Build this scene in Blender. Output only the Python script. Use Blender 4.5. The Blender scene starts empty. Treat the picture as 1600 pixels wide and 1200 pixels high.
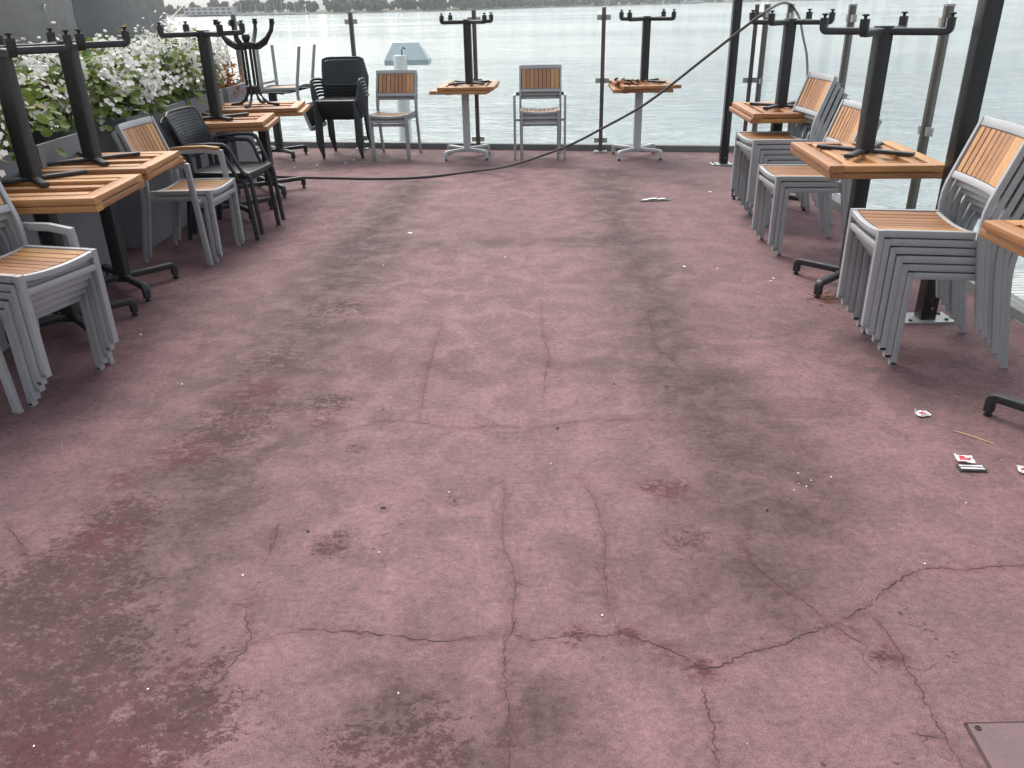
import bpy, bmesh, math, random
import numpy as np
from mathutils import Vector, Matrix
random.seed(7)
rng = np.random.default_rng(11)
R = math.radians
S = bpy.context.scene
COL = S.collection

# ------------------------------------------------------------ camera
CAM_H, CAM_F, HORIZON, ROLL = 1.56, 1265.0, 6.0, -0.02
_r = math.atan(ROLL)
_th = math.atan((600 - HORIZON) * math.cos(_r) / CAM_F)
fwd = Vector((0, math.cos(_th), -math.sin(_th)))
rt = Vector((1, 0, 0)); dn = Vector((0, -math.sin(_th), -math.cos(_th)))
ix = rt * math.cos(_r) - dn * math.sin(_r)
iy = rt * math.sin(_r) + dn * math.cos(_r)
cd = bpy.data.cameras.new('camera'); cam = bpy.data.objects.new('camera', cd); COL.objects.link(cam)
cd.sensor_fit = 'HORIZONTAL'; cd.sensor_width = 36; cd.lens = CAM_F / 1600 * 36
cd.clip_start = 0.05; cd.clip_end = 6000
cam.matrix_world = Matrix(((ix.x, -iy.x, -fwd.x, 0), (ix.y, -iy.y, -fwd.y, 0), (ix.z, -iy.z, -fwd.z, CAM_H), (0, 0, 0, 1)))
S.camera = cam

# ------------------------------------------------------------ sky, sun, exposure
SUN_EL, SUN_AZ = R(52), R(-22)          # azimuth from +Y towards +X
w = bpy.data.worlds.new('World'); S.world = w; w.use_nodes = True
nt = w.node_tree; nt.nodes.clear()
sky = nt.nodes.new('ShaderNodeTexSky'); sky.sky_type = 'NISHITA'; sky.sun_disc = False
sky.sun_elevation = SUN_EL; sky.sun_rotation = SUN_AZ
sky.air_density = 1.0; sky.dust_density = 3.5; sky.ozone_density = 1.0
bg = nt.nodes.new('ShaderNodeBackground'); bg.inputs['Strength'].default_value = 0.15
wo = nt.nodes.new('ShaderNodeOutputWorld')
hs = nt.nodes.new('ShaderNodeHueSaturation'); hs.inputs['Saturation'].default_value = 0.36   # hazy, whitened sky
nt.links.new(sky.outputs[0], hs.inputs['Color']); nt.links.new(hs.outputs[0], bg.inputs[0]); nt.links.new(bg.outputs[0], wo.inputs[0])
sl = bpy.data.lights.new('sun', 'SUN'); so = bpy.data.objects.new('sun', sl); COL.objects.link(so)
sl.energy = 1.1; sl.angle = R(45); sl.color = (1.0, 0.92, 0.80)
sd = Vector((math.sin(SUN_AZ) * math.cos(SUN_EL), math.cos(SUN_AZ) * math.cos(SUN_EL), math.sin(SUN_EL)))
so.rotation_euler = sd.to_track_quat('Z', 'Y').to_euler()
S.view_settings.view_transform = 'Standard'; S.view_settings.look = 'None'
S.view_settings.exposure = 1.12; S.view_settings.gamma = 1.0
S.cycles.max_bounces = 8; S.cycles.transparent_max_bounces = 16; S.cycles.volume_bounces = 0
S.cycles.caustics_reflective = False; S.cycles.caustics_refractive = False

# ------------------------------------------------------------ materials
class NT:
    """small helper to wire node trees"""
    def __init__(s, name):
        s.m = bpy.data.materials.new(name); s.m.use_nodes = True
        s.t = s.m.node_tree; s.t.nodes.clear()
        s.out = s.t.nodes.new('ShaderNodeOutputMaterial')
    def n(s, typ, **kw):
        o = s.t.nodes.new('ShaderNode' + typ)
        for k, v in kw.items(): setattr(o, k, v)
        return o
    def link(s, a, b): s.t.links.new(a, b)
    def setin(s, sock, v):
        if hasattr(v, 'is_linked') or isinstance(v, bpy.types.NodeSocket): s.link(v, sock)
        elif isinstance(v, tuple) and len(v) == 3 and sock.type == 'RGBA': sock.default_value = v + (1,)
        else: sock.default_value = v
    def math(s, op, a, b=0.0, clamp=False):
        o = s.n('Math', operation=op, use_clamp=clamp); s.setin(o.inputs[0], a); s.setin(o.inputs[1], b); return o.outputs[0]
    def obj(s): return s.n('TexCoord').outputs['Object']
    def scale(s, v, sc):
        o = s.n('Mapping'); s.link(v, o.inputs[0]); o.inputs['Scale'].default_value = sc; return o.outputs[0]
    def noise(s, v, scale, detail=4, rough=0.55, dist=0.0):
        o = s.n('TexNoise'); s.link(v, o.inputs['Vector'])
        o.inputs['Scale'].default_value = scale; o.inputs['Detail'].default_value = detail
        o.inputs['Roughness'].default_value = rough; o.inputs['Distortion'].default_value = dist
        return o.outputs['Fac']
    def ramp(s, f, a, b, lo=0.0, hi=1.0, smooth=True):
        o = s.n('MapRange', interpolation_type='SMOOTHSTEP' if smooth else 'LINEAR')
        s.setin(o.inputs[0], f); o.inputs[1].default_value = a; o.inputs[2].default_value = b
        o.inputs[3].default_value = lo; o.inputs[4].default_value = hi; return o.outputs[0]
    def mix(s, f, a, b, typ='MIX'):
        o = s.n('Mix', data_type='RGBA', blend_type=typ); s.setin(o.inputs[0], f); s.setin(o.inputs[6], a); s.setin(o.inputs[7], b); return o.outputs[2]
    def attr(s, name): return s.n('Attribute', attribute_name=name).outputs['Fac']
    def bump(s, h, strength, dist=0.002):
        o = s.n('Bump'); s.link(h, o.inputs['Height']); o.inputs['Strength'].default_value = strength; o.inputs['Distance'].default_value = dist; return o.outputs[0]
    def bsdf(s, color, rough, metal=0.0, normal=None, **kw):
        b = s.n('BsdfPrincipled'); s.setin(b.inputs['Base Color'], color); s.setin(b.inputs['Roughness'], rough); s.setin(b.inputs['Metallic'], metal)
        if normal is not None: s.link(normal, b.inputs['Normal'])
        for k, v in kw.items(): s.setin(b.inputs[k], v)
        s.link(b.outputs[0], s.out.inputs[0]); return b

def painted(name, col, rough=0.45, metal=0.0, var=0.12, dirt=None, dscale=7.0, dirt_amt=0.6, rvar=1.0):
    k = NT(name); v = k.obj()
    n = k.noise(v, 3.5, 5, 0.6)
    c = k.mix(k.ramp(n, 0.3, 0.7), tuple(x * (1 - var) for x in col), tuple(min(1, x * (1 + var)) for x in col))
    if dirt:
        d = k.noise(v, dscale, 8, 0.7)
        c = k.mix(k.math('MULTIPLY', k.ramp(d, 0.52, 0.72), dirt_amt), c, dirt)
    fine = k.noise(v, 180, 2)
    rr = k.ramp(k.noise(v, 14, 6, 0.65), 0.3, 0.7, rough - 0.07*rvar, rough + 0.1*rvar)
    k.bsdf(c, rr, metal, k.bump(fine, 0.06*rvar, 0.001)); return k.m

def teak(name, axis, base, dark, rough=0.5):
    k = NT(name); v = k.obj()
    sc = [1.0, 1.0, 1.0]; sc[axis] = 0.06
    rv = k.attr('rnd')
    off = k.n('CombineXYZ'); k.link(k.math('MULTIPLY', rv, 13.0), off.inputs[0]); k.link(k.math('MULTIPLY', rv, 7.0), off.inputs[1]); k.link(k.math('MULTIPLY', rv, 29.0), off.inputs[2])
    va = k.n('VectorMath', operation='ADD'); k.link(v, va.inputs[0]); k.link(off.outputs[0], va.inputs[1])
    p = k.scale(va.outputs[0], tuple(sc))
    g = k.noise(p, 110, 5, 0.6, 0.4)
    g2 = k.noise(p, 26, 3, 0.5, 0.8)
    c = k.mix(k.ramp(g, 0.32, 0.68), dark, base)
    c = k.mix(k.ramp(g2, 0.35, 0.75, 0, 0.45), c, tuple(x * 0.62 for x in base))
    hs = k.n('HueSaturation'); k.link(c, hs.inputs['Color']); k.link(k.ramp(rv, 0, 1, 0.74, 1.2, False), hs.inputs['Value'])
    k.link(k.ramp(rv, 0, 1, 0.492, 0.506, False), hs.inputs['Hue'])
    st = k.noise(v, 9, 6, 0.7)
    c = k.mix(k.ramp(st, 0.58, 0.75, 0, 0.4), hs.outputs[0], tuple(x * 0.45 for x in dark))
    k.bsdf(c, k.ramp(g, 0.2, 0.8, rough - 0.08, rough + 0.12), 0, k.bump(g, 0.25, 0.0015)); return k.m

M = {}
M['alu'] = painted('brushed_grey_aluminium', (0.345, 0.35, 0.355), 0.48, 0.2, 0.06, (0.20, 0.20, 0.195), 11, 0.45)
M['cap'] = painted('grey_plastic_cap', (0.30, 0.30, 0.285), 0.7, 0, 0.2)
M['black'] = painted('black_powder_coat', (0.016, 0.0165, 0.018), 0.46, 0, 0.2, (0.05, 0.047, 0.043), 15, 0.5)
M['blackgloss'] = painted('black_gloss_post', (0.012, 0.012, 0.013), 0.25, 0, 0.1, rvar=0.05)
M['rubber'] = painted('black_rubber', (0.012, 0.012, 0.012), 0.8)
M['whitealu'] = painted('pale_grey_paint', (0.46, 0.475, 0.47), 0.45, 0.1, 0.06, (0.27, 0.25, 0.22), 12, 0.45)
M['plastic'] = painted('black_plastic', (0.012, 0.0145, 0.019), 0.42, 0, 0.15, (0.03, 0.03, 0.03), 20, 0.4)
M['planter'] = painted('anthracite_planter', (0.19, 0.198, 0.218), 0.55, 0, 0.1, (0.13, 0.125, 0.12), 4, 0.5)
M['wall'] = painted('dark_grey_panel', (0.098, 0.099, 0.104), 0.42, 0, 0.10, (0.062, 0.061, 0.062), 1.4, 0.7)
M['post'] = painted('bronze_grey_post', (0.10, 0.09, 0.08), 0.42, 0.2, 0.15, (0.06, 0.055, 0.05), 5, 0.5)
M['steel'] = painted('stainless_clamp', (0.36, 0.36, 0.35), 0.48, 0.5, 0.1)
M['kerb'] = painted('dark_grey_kerb', (0.15, 0.155, 0.15), 0.6, 0, 0.15, (0.17, 0.16, 0.15), 5, 0.6)
M['hood'] = painted('pale_blue_grey_hood', (0.44, 0.52, 0.54), 0.5, 0, 0.05, (0.36, 0.42, 0.43), 4, 0.5)
M['cable'] = painted('grey_cable', (0.055, 0.05, 0.047), 0.55, 0, 0.2)
M['paper'] = painted('white_paper', (0.72, 0.71, 0.70), 0.7, 0, 0.05)
M['red'] = painted('red_print', (0.55, 0.055, 0.09), 0.6, 0, 0.15)
M['blackpaper'] = painted('black_print', (0.03, 0.03, 0.033), 0.5)
M['bamboo'] = painted('bamboo', (0.52, 0.36, 0.17), 0.6)
M['deadleaf'] = painted('dry_leaf', (0.30, 0.11, 0.035), 0.75, 0, 0.5, (0.55, 0.36, 0.14), 30, 0.8)
M['crack'] = painted('crack_dark_brown', (0.052, 0.03, 0.03), 0.95, 0, 0.3)  # dark brown of the cracks, also on hatch joints and boot flecks
M['scuff'] = painted('pale_scuff', (0.17, 0.118, 0.122), 0.9, 0, 0.2)
M['twig'] = painted('dark_twig', (0.035, 0.025, 0.022), 0.9)
M['stem'] = painted('green_stem', (0.07, 0.09, 0.03), 0.7)
M['jetty'] = painted('pale_weathered_boards', (0.42, 0.43, 0.42), 0.75, 0, 0.25, (0.26, 0.26, 0.25), 8, 0.7)
M['white'] = painted('white_paint', (0.78, 0.77, 0.74), 0.5, 0, 0.04)
M['farwhite'] = painted('weathered_white_wall', (0.42, 0.41, 0.39), 0.7)
M['roof'] = painted('faded_red_roof', (0.34, 0.16, 0.12), 0.7)
M['window'] = painted('dark_window', (0.06, 0.065, 0.07), 0.2)
M['shore'] = painted('shore_bank', (0.13, 0.13, 0.085), 0.9, 0, 0.3)
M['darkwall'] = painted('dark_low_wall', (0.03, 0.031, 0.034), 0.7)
TK_B, TK_D = (0.425, 0.205, 0.076), (0.30, 0.130, 0.043)
M['tkx'] = teak('oiled_teak_lengthwise', 0, TK_B, TK_D)
M['tky'] = teak('oiled_teak_crosswise', 1, TK_B, TK_D)
M['tkz'] = teak('oiled_teak_upright', 2, (0.53, 0.285, 0.128), (0.38, 0.19, 0.078), 0.55)
M['seatx'] = teak('oiled_seat_teak', 0, (0.36, 0.185, 0.07), (0.25, 0.115, 0.04), 0.45)

def leafy(name, a, b, tip, rough=0.45, transl=0.25):
    k = NT(name); rv = k.attr('rnd'); v = k.obj()
    c = k.mix(rv, a, b); c = k.mix(k.ramp(rv, 0.9, 1.0), c, tip)
    c = k.mix(k.ramp(k.noise(v, 40, 3), 0.4, 0.7, 0, 0.35), c, tuple(x * 0.75 for x in a))
    b1 = k.n('BsdfPrincipled'); k.link(c, b1.inputs['Base Color']); b1.inputs['Roughness'].default_value = rough
    t = k.n('BsdfTranslucent'); k.link(c, t.inputs[0])
    ms = k.n('MixShader'); ms.inputs[0].default_value = transl
    k.link(b1.outputs[0], ms.inputs[1]); k.link(t.outputs[0], ms.inputs[2]); k.link(ms.outputs[0], k.out.inputs[0]); return k.m
M['leaf'] = leafy('broad_green_leaves', (0.10, 0.165, 0.028), (0.28, 0.36, 0.07), (0.44, 0.36, 0.10), 0.5, 0.4)
M['petal'] = leafy('white_petals', (0.86, 0.85, 0.82), (0.92, 0.91, 0.88), (0.88, 0.82, 0.76), 0.7, 0.25)
M['copper'] = leafy('copper_leaves', (0.30, 0.085, 0.025), (0.42, 0.20, 0.05), (0.5, 0.32, 0.12))
k = NT('far_foliage'); v = k.obj(); rv = k.attr('rnd')
c = k.mix(rv, (0.03, 0.04, 0.022), (0.11, 0.092, 0.04)); c = k.mix(k.ramp(k.noise(v, 0.9, 6, 0.7), 0.4, 0.65), c, (0.022, 0.03, 0.018))
k.bsdf(c, 0.9); M['far'] = k.m

k = NT('clear_glass')
tr = k.n('BsdfTransparent'); tr.inputs[0].default_value = (0.95, 0.975, 0.968, 1)
gl = k.n('BsdfGlossy'); gl.inputs['Roughness'].default_value = 0.02
fr = k.n('Fresnel'); fr.inputs[0].default_value = 1.45
sm = k.math('ADD', k.ramp(k.noise(k.scale(k.obj(), (1, 1, 0.5)), 1.3, 7, 0.7), 0.42, 0.72, 0.012, 0.085), k.ramp(k.noise(k.obj(), 26, 4, 0.6), 0.6, 0.75, 0.0, 0.03))  # dust film, raised to stand in for pale reflections in the panes
df = k.n('BsdfDiffuse'); df.inputs[0].default_value = (0.7, 0.72, 0.72, 1)
m1 = k.n('MixShader'); gb = k.n('NewGeometry')
k.link(k.math('MULTIPLY', k.math('MULTIPLY', fr.outputs[0], 0.75), k.math('SUBTRACT', 1.0, gb.outputs['Backfacing'])), m1.inputs[0]); k.link(tr.outputs[0], m1.inputs[1]); k.link(gl.outputs[0], m1.inputs[2])
m2 = k.n('MixShader'); k.link(sm, m2.inputs[0]); k.link(m1.outputs[0], m2.inputs[1]); k.link(df.outputs[0], m2.inputs[2])
k.link(m2.outputs[0], k.out.inputs[0]); M['glass'] = k.m

k = NT('lake_water'); v = k.obj()
p1 = k.scale(v, (0.55, 1.0, 1)); p2 = k.scale(v, (0.7, 1.0, 1))
n1 = k.noise(p1, 1.6, 5, 0.62, 0.6); n2 = k.noise(p2, 0.30, 4, 0.6, 0.3); n4 = k.noise(p2, 0.05, 4, 0.6, 0.4); n3 = k.noise(p1, 6.0, 3, 0.6)
h = k.math('ADD', k.math('MULTIPLY', n1, 0.55), k.math('ADD', k.math('MULTIPLY', n2, 1.1), k.math('ADD', k.math('MULTIPLY', n4, 2.5), k.math('MULTIPLY', n3, 0.12))))
gust = k.noise(k.scale(v, (0.012, 0.05, 1)), 1.0, 4, 0.6)
c = k.mix(k.ramp(gust, 0.35, 0.65), (0.215, 0.265, 0.285), (0.285, 0.325, 0.33))
k.bsdf(c, k.ramp(gust, 0.3, 0.7, 0.05, 0.12), 0, k.bump(h, 0.9, 0.42), IOR=1.33); M['water'] = k.m

# floor: worn pink concrete, dirt and painted shade fields carried as point attributes (see deck below)
k = NT('worn_pink_concrete'); v = k.obj()
g, mr, ring, red = k.attr('grime_shade'), k.attr('maroon'), k.attr('ring'), k.attr('redness')
big = k.noise(v, 0.9, 5, 0.6, 0.5); mid = k.noise(v, 5.5, 8, 0.68, 0.4); mot = k.noise(k.scale(v, (1.0, 1.35, 1)), 17, 9, 0.72, 0.35)
fin = k.noise(v, 120, 4, 0.7); grn = k.noise(k.scale(v, (1, 1.2, 1)), 38, 9, 0.82); grit = k.noise(v, 420, 2, 0.6)
c = k.mix(k.ramp(big, 0.3, 0.7), (0.168, 0.096, 0.101), (0.217, 0.119, 0.126))
c = k.mix(k.ramp(mid, 0.36, 0.64, 0, 0.85), c, (0.137, 0.086, 0.088))
c = k.mix(k.ramp(k.noise(v, 2.3, 6, 0.6), 0.55, 0.75, 0, 0.5), c, (0.234, 0.120, 0.131))
gm = k.math('MULTIPLY', k.math('MULTIPLY', g, k.math('SUBTRACT', 1.0, k.math('MULTIPLY', mr, 0.45))), k.math('ADD', k.ramp(mid, 0.33, 0.62, 0.45, 0.80), k.ramp(mot, 0.40, 0.60, 0.05, 0.30)))
c = k.mix(k.math('MINIMUM', gm, 0.94), c, (0.060, 0.037, 0.036))
mth = k.math('SUBTRACT', mot, k.math('SUBTRACT', 0.655, k.math('MULTIPLY', mr, 0.24)))
mot2 = k.noise(k.scale(v, (1.0, 1.15, 1)), 52, 8, 0.74, 0.25)
mth = k.math('ADD', k.math('MULTIPLY', k.math('SUBTRACT', mth, k.math('MULTIPLY', k.math('SUBTRACT', mot, 0.5), 0.45)), 1.0), k.math('MULTIPLY', k.math('SUBTRACT', mot2, 0.5), 0.75))
mfac = k.ramp(mth, -0.03, 0.035, 0.0, 0.82)
mcol = k.mix(k.ramp(mid, 0.4, 0.6), (0.066, 0.026, 0.028), (0.050, 0.027, 0.027))
c = k.mix(mfac, c, mcol)
rfac = k.math('MULTIPLY', red, k.ramp(mot, 0.36, 0.56))
c = k.mix(k.math('MINIMUM', rfac, 0.75), c, (0.082, 0.027, 0.031))
sp = k.ramp(k.noise(v, 30, 5, 0.6), 0.655, 0.69, 0, 0.75)
c = k.mix(k.math('MULTIPLY', sp, k.ramp(k.noise(v, 1.8, 2), 0.45, 0.6)), c, (0.056, 0.029, 0.029))
rd = k.math('ABSOLUTE', k.math('ADD', ring, k.math('MULTIPLY', k.math('SUBTRACT', mot, 0.5), 0.2)))
c = k.mix(k.ramp(rd, 0.001, 0.009, 0.45, 0.0), c, (0.070, 0.032, 0.030))
c = k.mix(k.ramp(ring, -0.004, 0.012, 0.28, 0.0), c, (0.094, 0.049, 0.045))
hv = k.n('HueSaturation'); k.link(c, hv.inputs['Color'])
val = k.math('MULTIPLY', k.ramp(grn, 0.33, 0.66, 1.30, 0.62, False), k.math('MULTIPLY', k.ramp(grit, 0.30, 0.70, 0.44, 1.52, False), k.ramp(fin, 0.35, 0.65, 0.88, 1.12, False)))
k.link(val, hv.inputs['Value']); c = hv.outputs[0]
wsp = k.ramp(k.noise(v, 75, 1, 0.5), 0.80, 0.83, 0, 0.55)
c = k.mix(wsp, c, (0.42, 0.37, 0.36))
hh = k.math('ADD', k.math('MULTIPLY', fin, 0.6), k.math('ADD', k.math('MULTIPLY', grit, 0.35), k.math('MULTIPLY', mfac, -0.5)))
k.bsdf(c, k.ramp(mid, 0.3, 0.7, 0.72, 0.9), 0, k.bump(hh, 0.5, 0.002), **{'Specular IOR Level': 0.22}); M['floor'] = k.m
k = NT('hatch_concrete'); v = k.obj(); grit = k.noise(v, 300, 3, 0.7)
c = k.mix(k.ramp(k.noise(v, 9, 8, 0.7), 0.35, 0.65), (0.118, 0.078, 0.080), (0.140, 0.086, 0.091)); c = k.mix(k.ramp(grit, 0.5, 0.7, 0, 0.45), c, (0.22, 0.165, 0.16))
k.bsdf(c, 0.8, 0, k.bump(grit, 0.5, 0.002)); M['hatch'] = k.m

# ------------------------------------------------------------ mesh builder
def rrect(w, h, r, seg=2):
    """rounded rectangle profile, w along side axis, h along up axis"""
    pts = []
    r = min(r, w / 2 - 1e-4, h / 2 - 1e-4)
    for cx, cy, a0 in ((w/2-r, h/2-r, 0), (-w/2+r, h/2-r, 90), (-w/2+r, -h/2+r, 180), (w/2-r, -h/2+r, 270)):
        for i in range(seg + 1):
            a = R(a0 + 90 * i / seg); pts.append((cx + r * math.cos(a), cy + r * math.sin(a)))
    return pts
def circ(r, n=10): return [(r * math.cos(2 * math.pi * i / n), r * math.sin(2 * math.pi * i / n)) for i in range(n)]

class MB:
    def __init__(s): s.v = []; s.f = []; s.r = []; s.m = []; s.rnd = 0.5; s.mat = 0
    def face(s, idx): s.f.append(idx); s.r.append(s.rnd); s.m.append(s.mat)
    def sweep(s, path, prof, side=None, up=None, caps=True, closed=False):
        P = [Vector(p) for p in path]; n = len(P); base = len(s.v); k = len(prof)
        for i, p in enumerate(P):
            a = P[(i - 1) % n] if (closed or i > 0) else None
            b = P[(i + 1) % n] if (closed or i < n - 1) else None
            t1 = (p - a).normalized() if a is not None else (b - p).normalized()
            t2 = (b - p).normalized() if b is not None else t1
            t = (t1 + t2)
            t = t.normalized() if t.length > 1e-6 else t1
            if side is not None:
                sd_ = Vector(side); sd_ = (sd_ - t1 * sd_.dot(t1)).normalized(); u = sd_.cross(t1)
            else:
                ref = Vector(up) if up is not None else (Vector((0, 0, 1)) if abs(t1.z) < 0.9 else Vector((1, 0, 0)))
                u = (ref - t1 * ref.dot(t1)).normalized(); sd_ = t1.cross(u)
            den = max(0.3, t1.dot(t))
            for (x, y) in prof:
                o = sd_ * x + u * y
                s.v.append(p + o - t1 * (o.dot(t) / den))
        for i in range(n if closed else n - 1):
            i2 = (i + 1) % n
            for j in range(k):
                j2 = (j + 1) % k
                s.face((base + i*k + j, base + i*k + j2, base + i2*k + j2, base + i2*k + j))
        if caps and not closed:
            s.face(tuple(base + j for j in reversed(range(k)))); s.face(tuple(base + (n-1)*k + j for j in range(k)))
        return s
    def tube(s, path, r, n=10, **kw): return s.sweep(path, circ(r, n), **kw)
    def bar(s, p0, p1, w, h, up=(0, 0, 1), r=0.003, side=None): return s.sweep([p0, p1], rrect(w, h, r), up=up, side=side)
    def box(s, c, d, r=0.003):
        """axis-aligned box, length along its longest axis"""
        ax = max(range(3), key=lambda i: d[i]); a = list(c); b = list(c); a[ax] -= d[ax]/2; b[ax] += d[ax]/2
        o = [i for i in range(3) if i != ax]
        upv = [0, 0, 0]; upv[o[1]] = 1
        return s.sweep([a, b], rrect(d[o[0]], d[o[1]], r), up=upv)
    def lathe(s, prof, c=(0, 0, 0), n=14):
        base = len(s.v); k = len(prof)
        for i in range(n):
            a = 2 * math.pi * i / n
            for (r, z) in prof: s.v.append(Vector((c[0] + r * math.cos(a), c[1] + r * math.sin(a), c[2] + z)))
        for i in range(n):
            i2 = (i + 1) % n
            for j in range(k - 1): s.face((base+i*k+j, base+i2*k+j, base+i2*k+j+1, base+i*k+j+1))
        s.face(tuple(base + i*k + k-1 for i in range(n))); s.face(tuple(base + i*k for i in reversed(range(n))))
        return s
    def poly(s, pts):
        b = len(s.v); s.v += [Vector(p) for p in pts]; s.face(tuple(range(b, b + len(pts)))); return s
    def slab(s, pts, z0, z1):
        """extruded polygon (counter-clockwise outline)"""
        n = len(pts); b = len(s.v)
        s.v += [Vector((x, y, z0)) for x, y in pts] + [Vector((x, y, z1)) for x, y in pts]
        s.face(tuple(reversed(range(b, b + n)))); s.face(tuple(range(b + n, b + 2*n)))
        for i in range(n):
            j = (i + 1) % n; s.face((b+i, b+j, b+n+j, b+n+i))
        return s
    def build(s, name, mats, parent=None, smooth=True, angle=35):
        me = bpy.data.meshes.new(name); me.from_pydata([tuple(v) for v in s.v], [], s.f)
        for m in (mats if isinstance(mats, (list, tuple)) else [mats]): me.materials.append(M[m])
        me.polygons.foreach_set('material_index', s.m)
        a = me.attributes.new('rnd', 'FLOAT', 'FACE'); a.data.foreach_set('value', s.r)
        if smooth:
            me.polygons.foreach_set('use_smooth', [True] * len(s.f)); me.set_sharp_from_angle(angle=R(angle))
        me.update()
        o = bpy.data.objects.new(name, me); COL.objects.link(o)
        if parent is not None: o.parent = parent
        return o

def tag(o, label=None, cat=None, group=None, kind=None):
    if label: o['label'] = label
    if cat: o['category'] = cat
    if group: o['group'] = group
    if kind: o['kind'] = kind
    return o
def empty(name, loc=(0, 0, 0), rz=0.0, **kw):
    o = bpy.data.objects.new(name, None); COL.objects.link(o); o.location = loc; o.rotation_euler = (0, 0, rz); o.empty_display_size = 0.1
    return tag(o, **kw)
def copy_tree(o, parent=None):
    c_ = o.copy(); COL.objects.link(c_)
    if parent is not None: c_.parent = parent
    for ch in list(o.children): copy_tree(ch, c_)
    return c_

# ------------------------------------------------------------ setting: deck, lake, far shore
def yrear(x): return 9.57 - 0.19 * (x - 1.07)
CRACKS = {
 'c1': [(-0.734,1.692),(-0.649,1.734),(-0.582,1.749),(-0.474,1.741),(-0.347,1.718),(-0.222,1.69),(-0.118,1.704),(-0.014,1.713),(0.047,1.689),(0.125,1.699),(0.179,1.715),(0.238,1.696),(0.283,1.707),(0.332,1.686),(0.387,1.651),(0.432,1.619),(0.48,1.573),(0.523,1.578),(0.592,1.622),(0.666,1.643),(0.732,1.665),(0.795,1.698),(0.864,1.721),(0.92,1.752),(0.991,1.795),(1.049,1.848),(1.117,1.897),(1.184,1.94),(1.251,1.962),(1.351,1.949),(1.474,1.964),(1.607,1.96)],
 'c2': [(0.22,2.532),(0.256,2.465),(0.281,2.349),(0.284,2.254),(0.291,2.163),(0.281,2.062),(0.267,1.968),(0.266,1.88),(0.264,1.811),(0.275,1.753),(0.287,1.712)],
 'c3': [(-0.037,2.498),(-0.03,2.413),(-0.041,2.228),(-0.037,2.089),(-0.011,2.024),(-0.0,1.932),(-0.009,1.819),(-0.012,1.728),(-0.031,1.679),(-0.036,1.576),(-0.024,1.47),(-0.024,1.328),(-0.02,1.1)],
 'c4': [(0.48,1.573),(0.474,1.54),(0.459,1.478),(0.461,1.418),(0.453,1.353),(0.446,1.291),(0.445,1.1)],
 'c5': [(0.707,2.132),(0.72,2.064),(0.728,1.985),(0.763,1.908),(0.801,1.85),(0.835,1.789),(0.861,1.736),(0.9,1.677),(0.924,1.629),(0.957,1.589),(0.983,1.553)],
 'c6': [(0.978,1.785),(1.001,1.712),(1.007,1.627),(0.998,1.543),(1.0,1.484),(0.989,1.395),(0.987,1.331),(0.99,1.2)],
 'c7': [(-0.368,4.116),(-0.385,3.885),(-0.388,3.635),(-0.4,3.411),(-0.39,3.145),(-0.389,2.984)],
 'c8': [(0.176,4.449),(0.167,4.135),(0.163,3.883),(0.191,3.646),(0.155,3.42),(0.14,3.217),(0.14,3.091)],
 'c9': [(-0.742,2.888),(-0.644,2.922),(-0.563,2.992),(-0.401,2.974),(-0.318,2.936),(-0.212,2.904),(-0.069,2.926),(0.074,2.892),(0.193,2.931),(0.34,2.953),(0.525,2.956),(0.642,2.946)],
 'c10': [(0.825,4.466),(0.756,4.201),(0.737,3.914),(0.723,3.699),(0.781,3.538),(0.803,3.389),(0.787,3.187)],
 'c11': [(-0.791,1.856),(-0.731,1.724),(-0.729,1.675),(-0.754,1.617),(-0.776,1.53),(-0.772,1.469)],
 'c14': [(-0.788,2.291),(-0.781,2.182),(-0.78,2.074)],
 'c12': [(-1.737,2.305),(-1.642,2.211),(-1.564,2.132)],
 'c13': [(0.917,1.356),(0.975,1.345)],
}
CRACK_W = {'c1': 3.3, 'c2': 2.1, 'c3': 2.0, 'c4': 3.0, 'c5': 1.8, 'c6': 2.8, 'c7': 2.2, 'c8': 2.0, 'c9': 2.0, 'c10': 2.4, 'c11': 2.4, 'c12': 2.6, 'c13': 2.4, 'c14': 2.2}
BANDS = [
 (0.9, [(-0.9,8.0,0.156),(-1.02,6.57,0.209),(-1.08,5.16,0.253),(-1.1,4.11,0.277),(-1.11,3.24,0.27),(-1.13,2.69,0.269),(-1.22,2.23,0.318),(-1.29,1.86,0.352),(-1.29,1.54,0.326),(-1.3,0.9,0.3)]),
 (0.78, [(0.98,8.29,0.194),(0.9,6.63,0.211),(0.86,4.89,0.201),(0.8,3.74,0.192),(0.77,2.97,0.159),(0.81,2.52,0.163),(0.8,2.16,0.166),(0.73,1.85,0.129)]),
 (0.50, [(-1.09,5.7,0.138),(-0.07,5.75,0.116),(0.76,5.74,0.139)]),
 (0.42, [(-0.55,3.57,0.123),(-0.12,3.51,0.091),(0.25,3.53,0.091),(0.6,3.44,0.119)]),
 (0.85, [(-0.3,1.46,0.141),(-0.16,1.32,0.162),(-0.2,1.0,0.2)]),
 (0.55, [(0.02,1.51,0.08),(0.13,1.37,0.09)]),
 (0.50, [(0.28,1.95,0.115),(0.45,1.86,0.148)]),
 (0.60, [(-2.16,8.92,0.207),(-1.07,9.07,0.105),(0.71,8.6,0.08),(1.82,7.57,0.149)]),
 (0.45, [(1.75,3.2,0.2),(1.6,3.9,0.25)]),
 (0.35, [(-2.2,3.0,0.3),(-2.1,4.6,0.3),(-2.1,6.2,0.25)]),  # shading along the left furniture, painted into the floor colour
 (0.55, [(0.95,3.3,0.12),(1.05,2.9,0.10),(1.10,2.5,0.12),(1.0,2.2,0.1)]),
]
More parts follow.
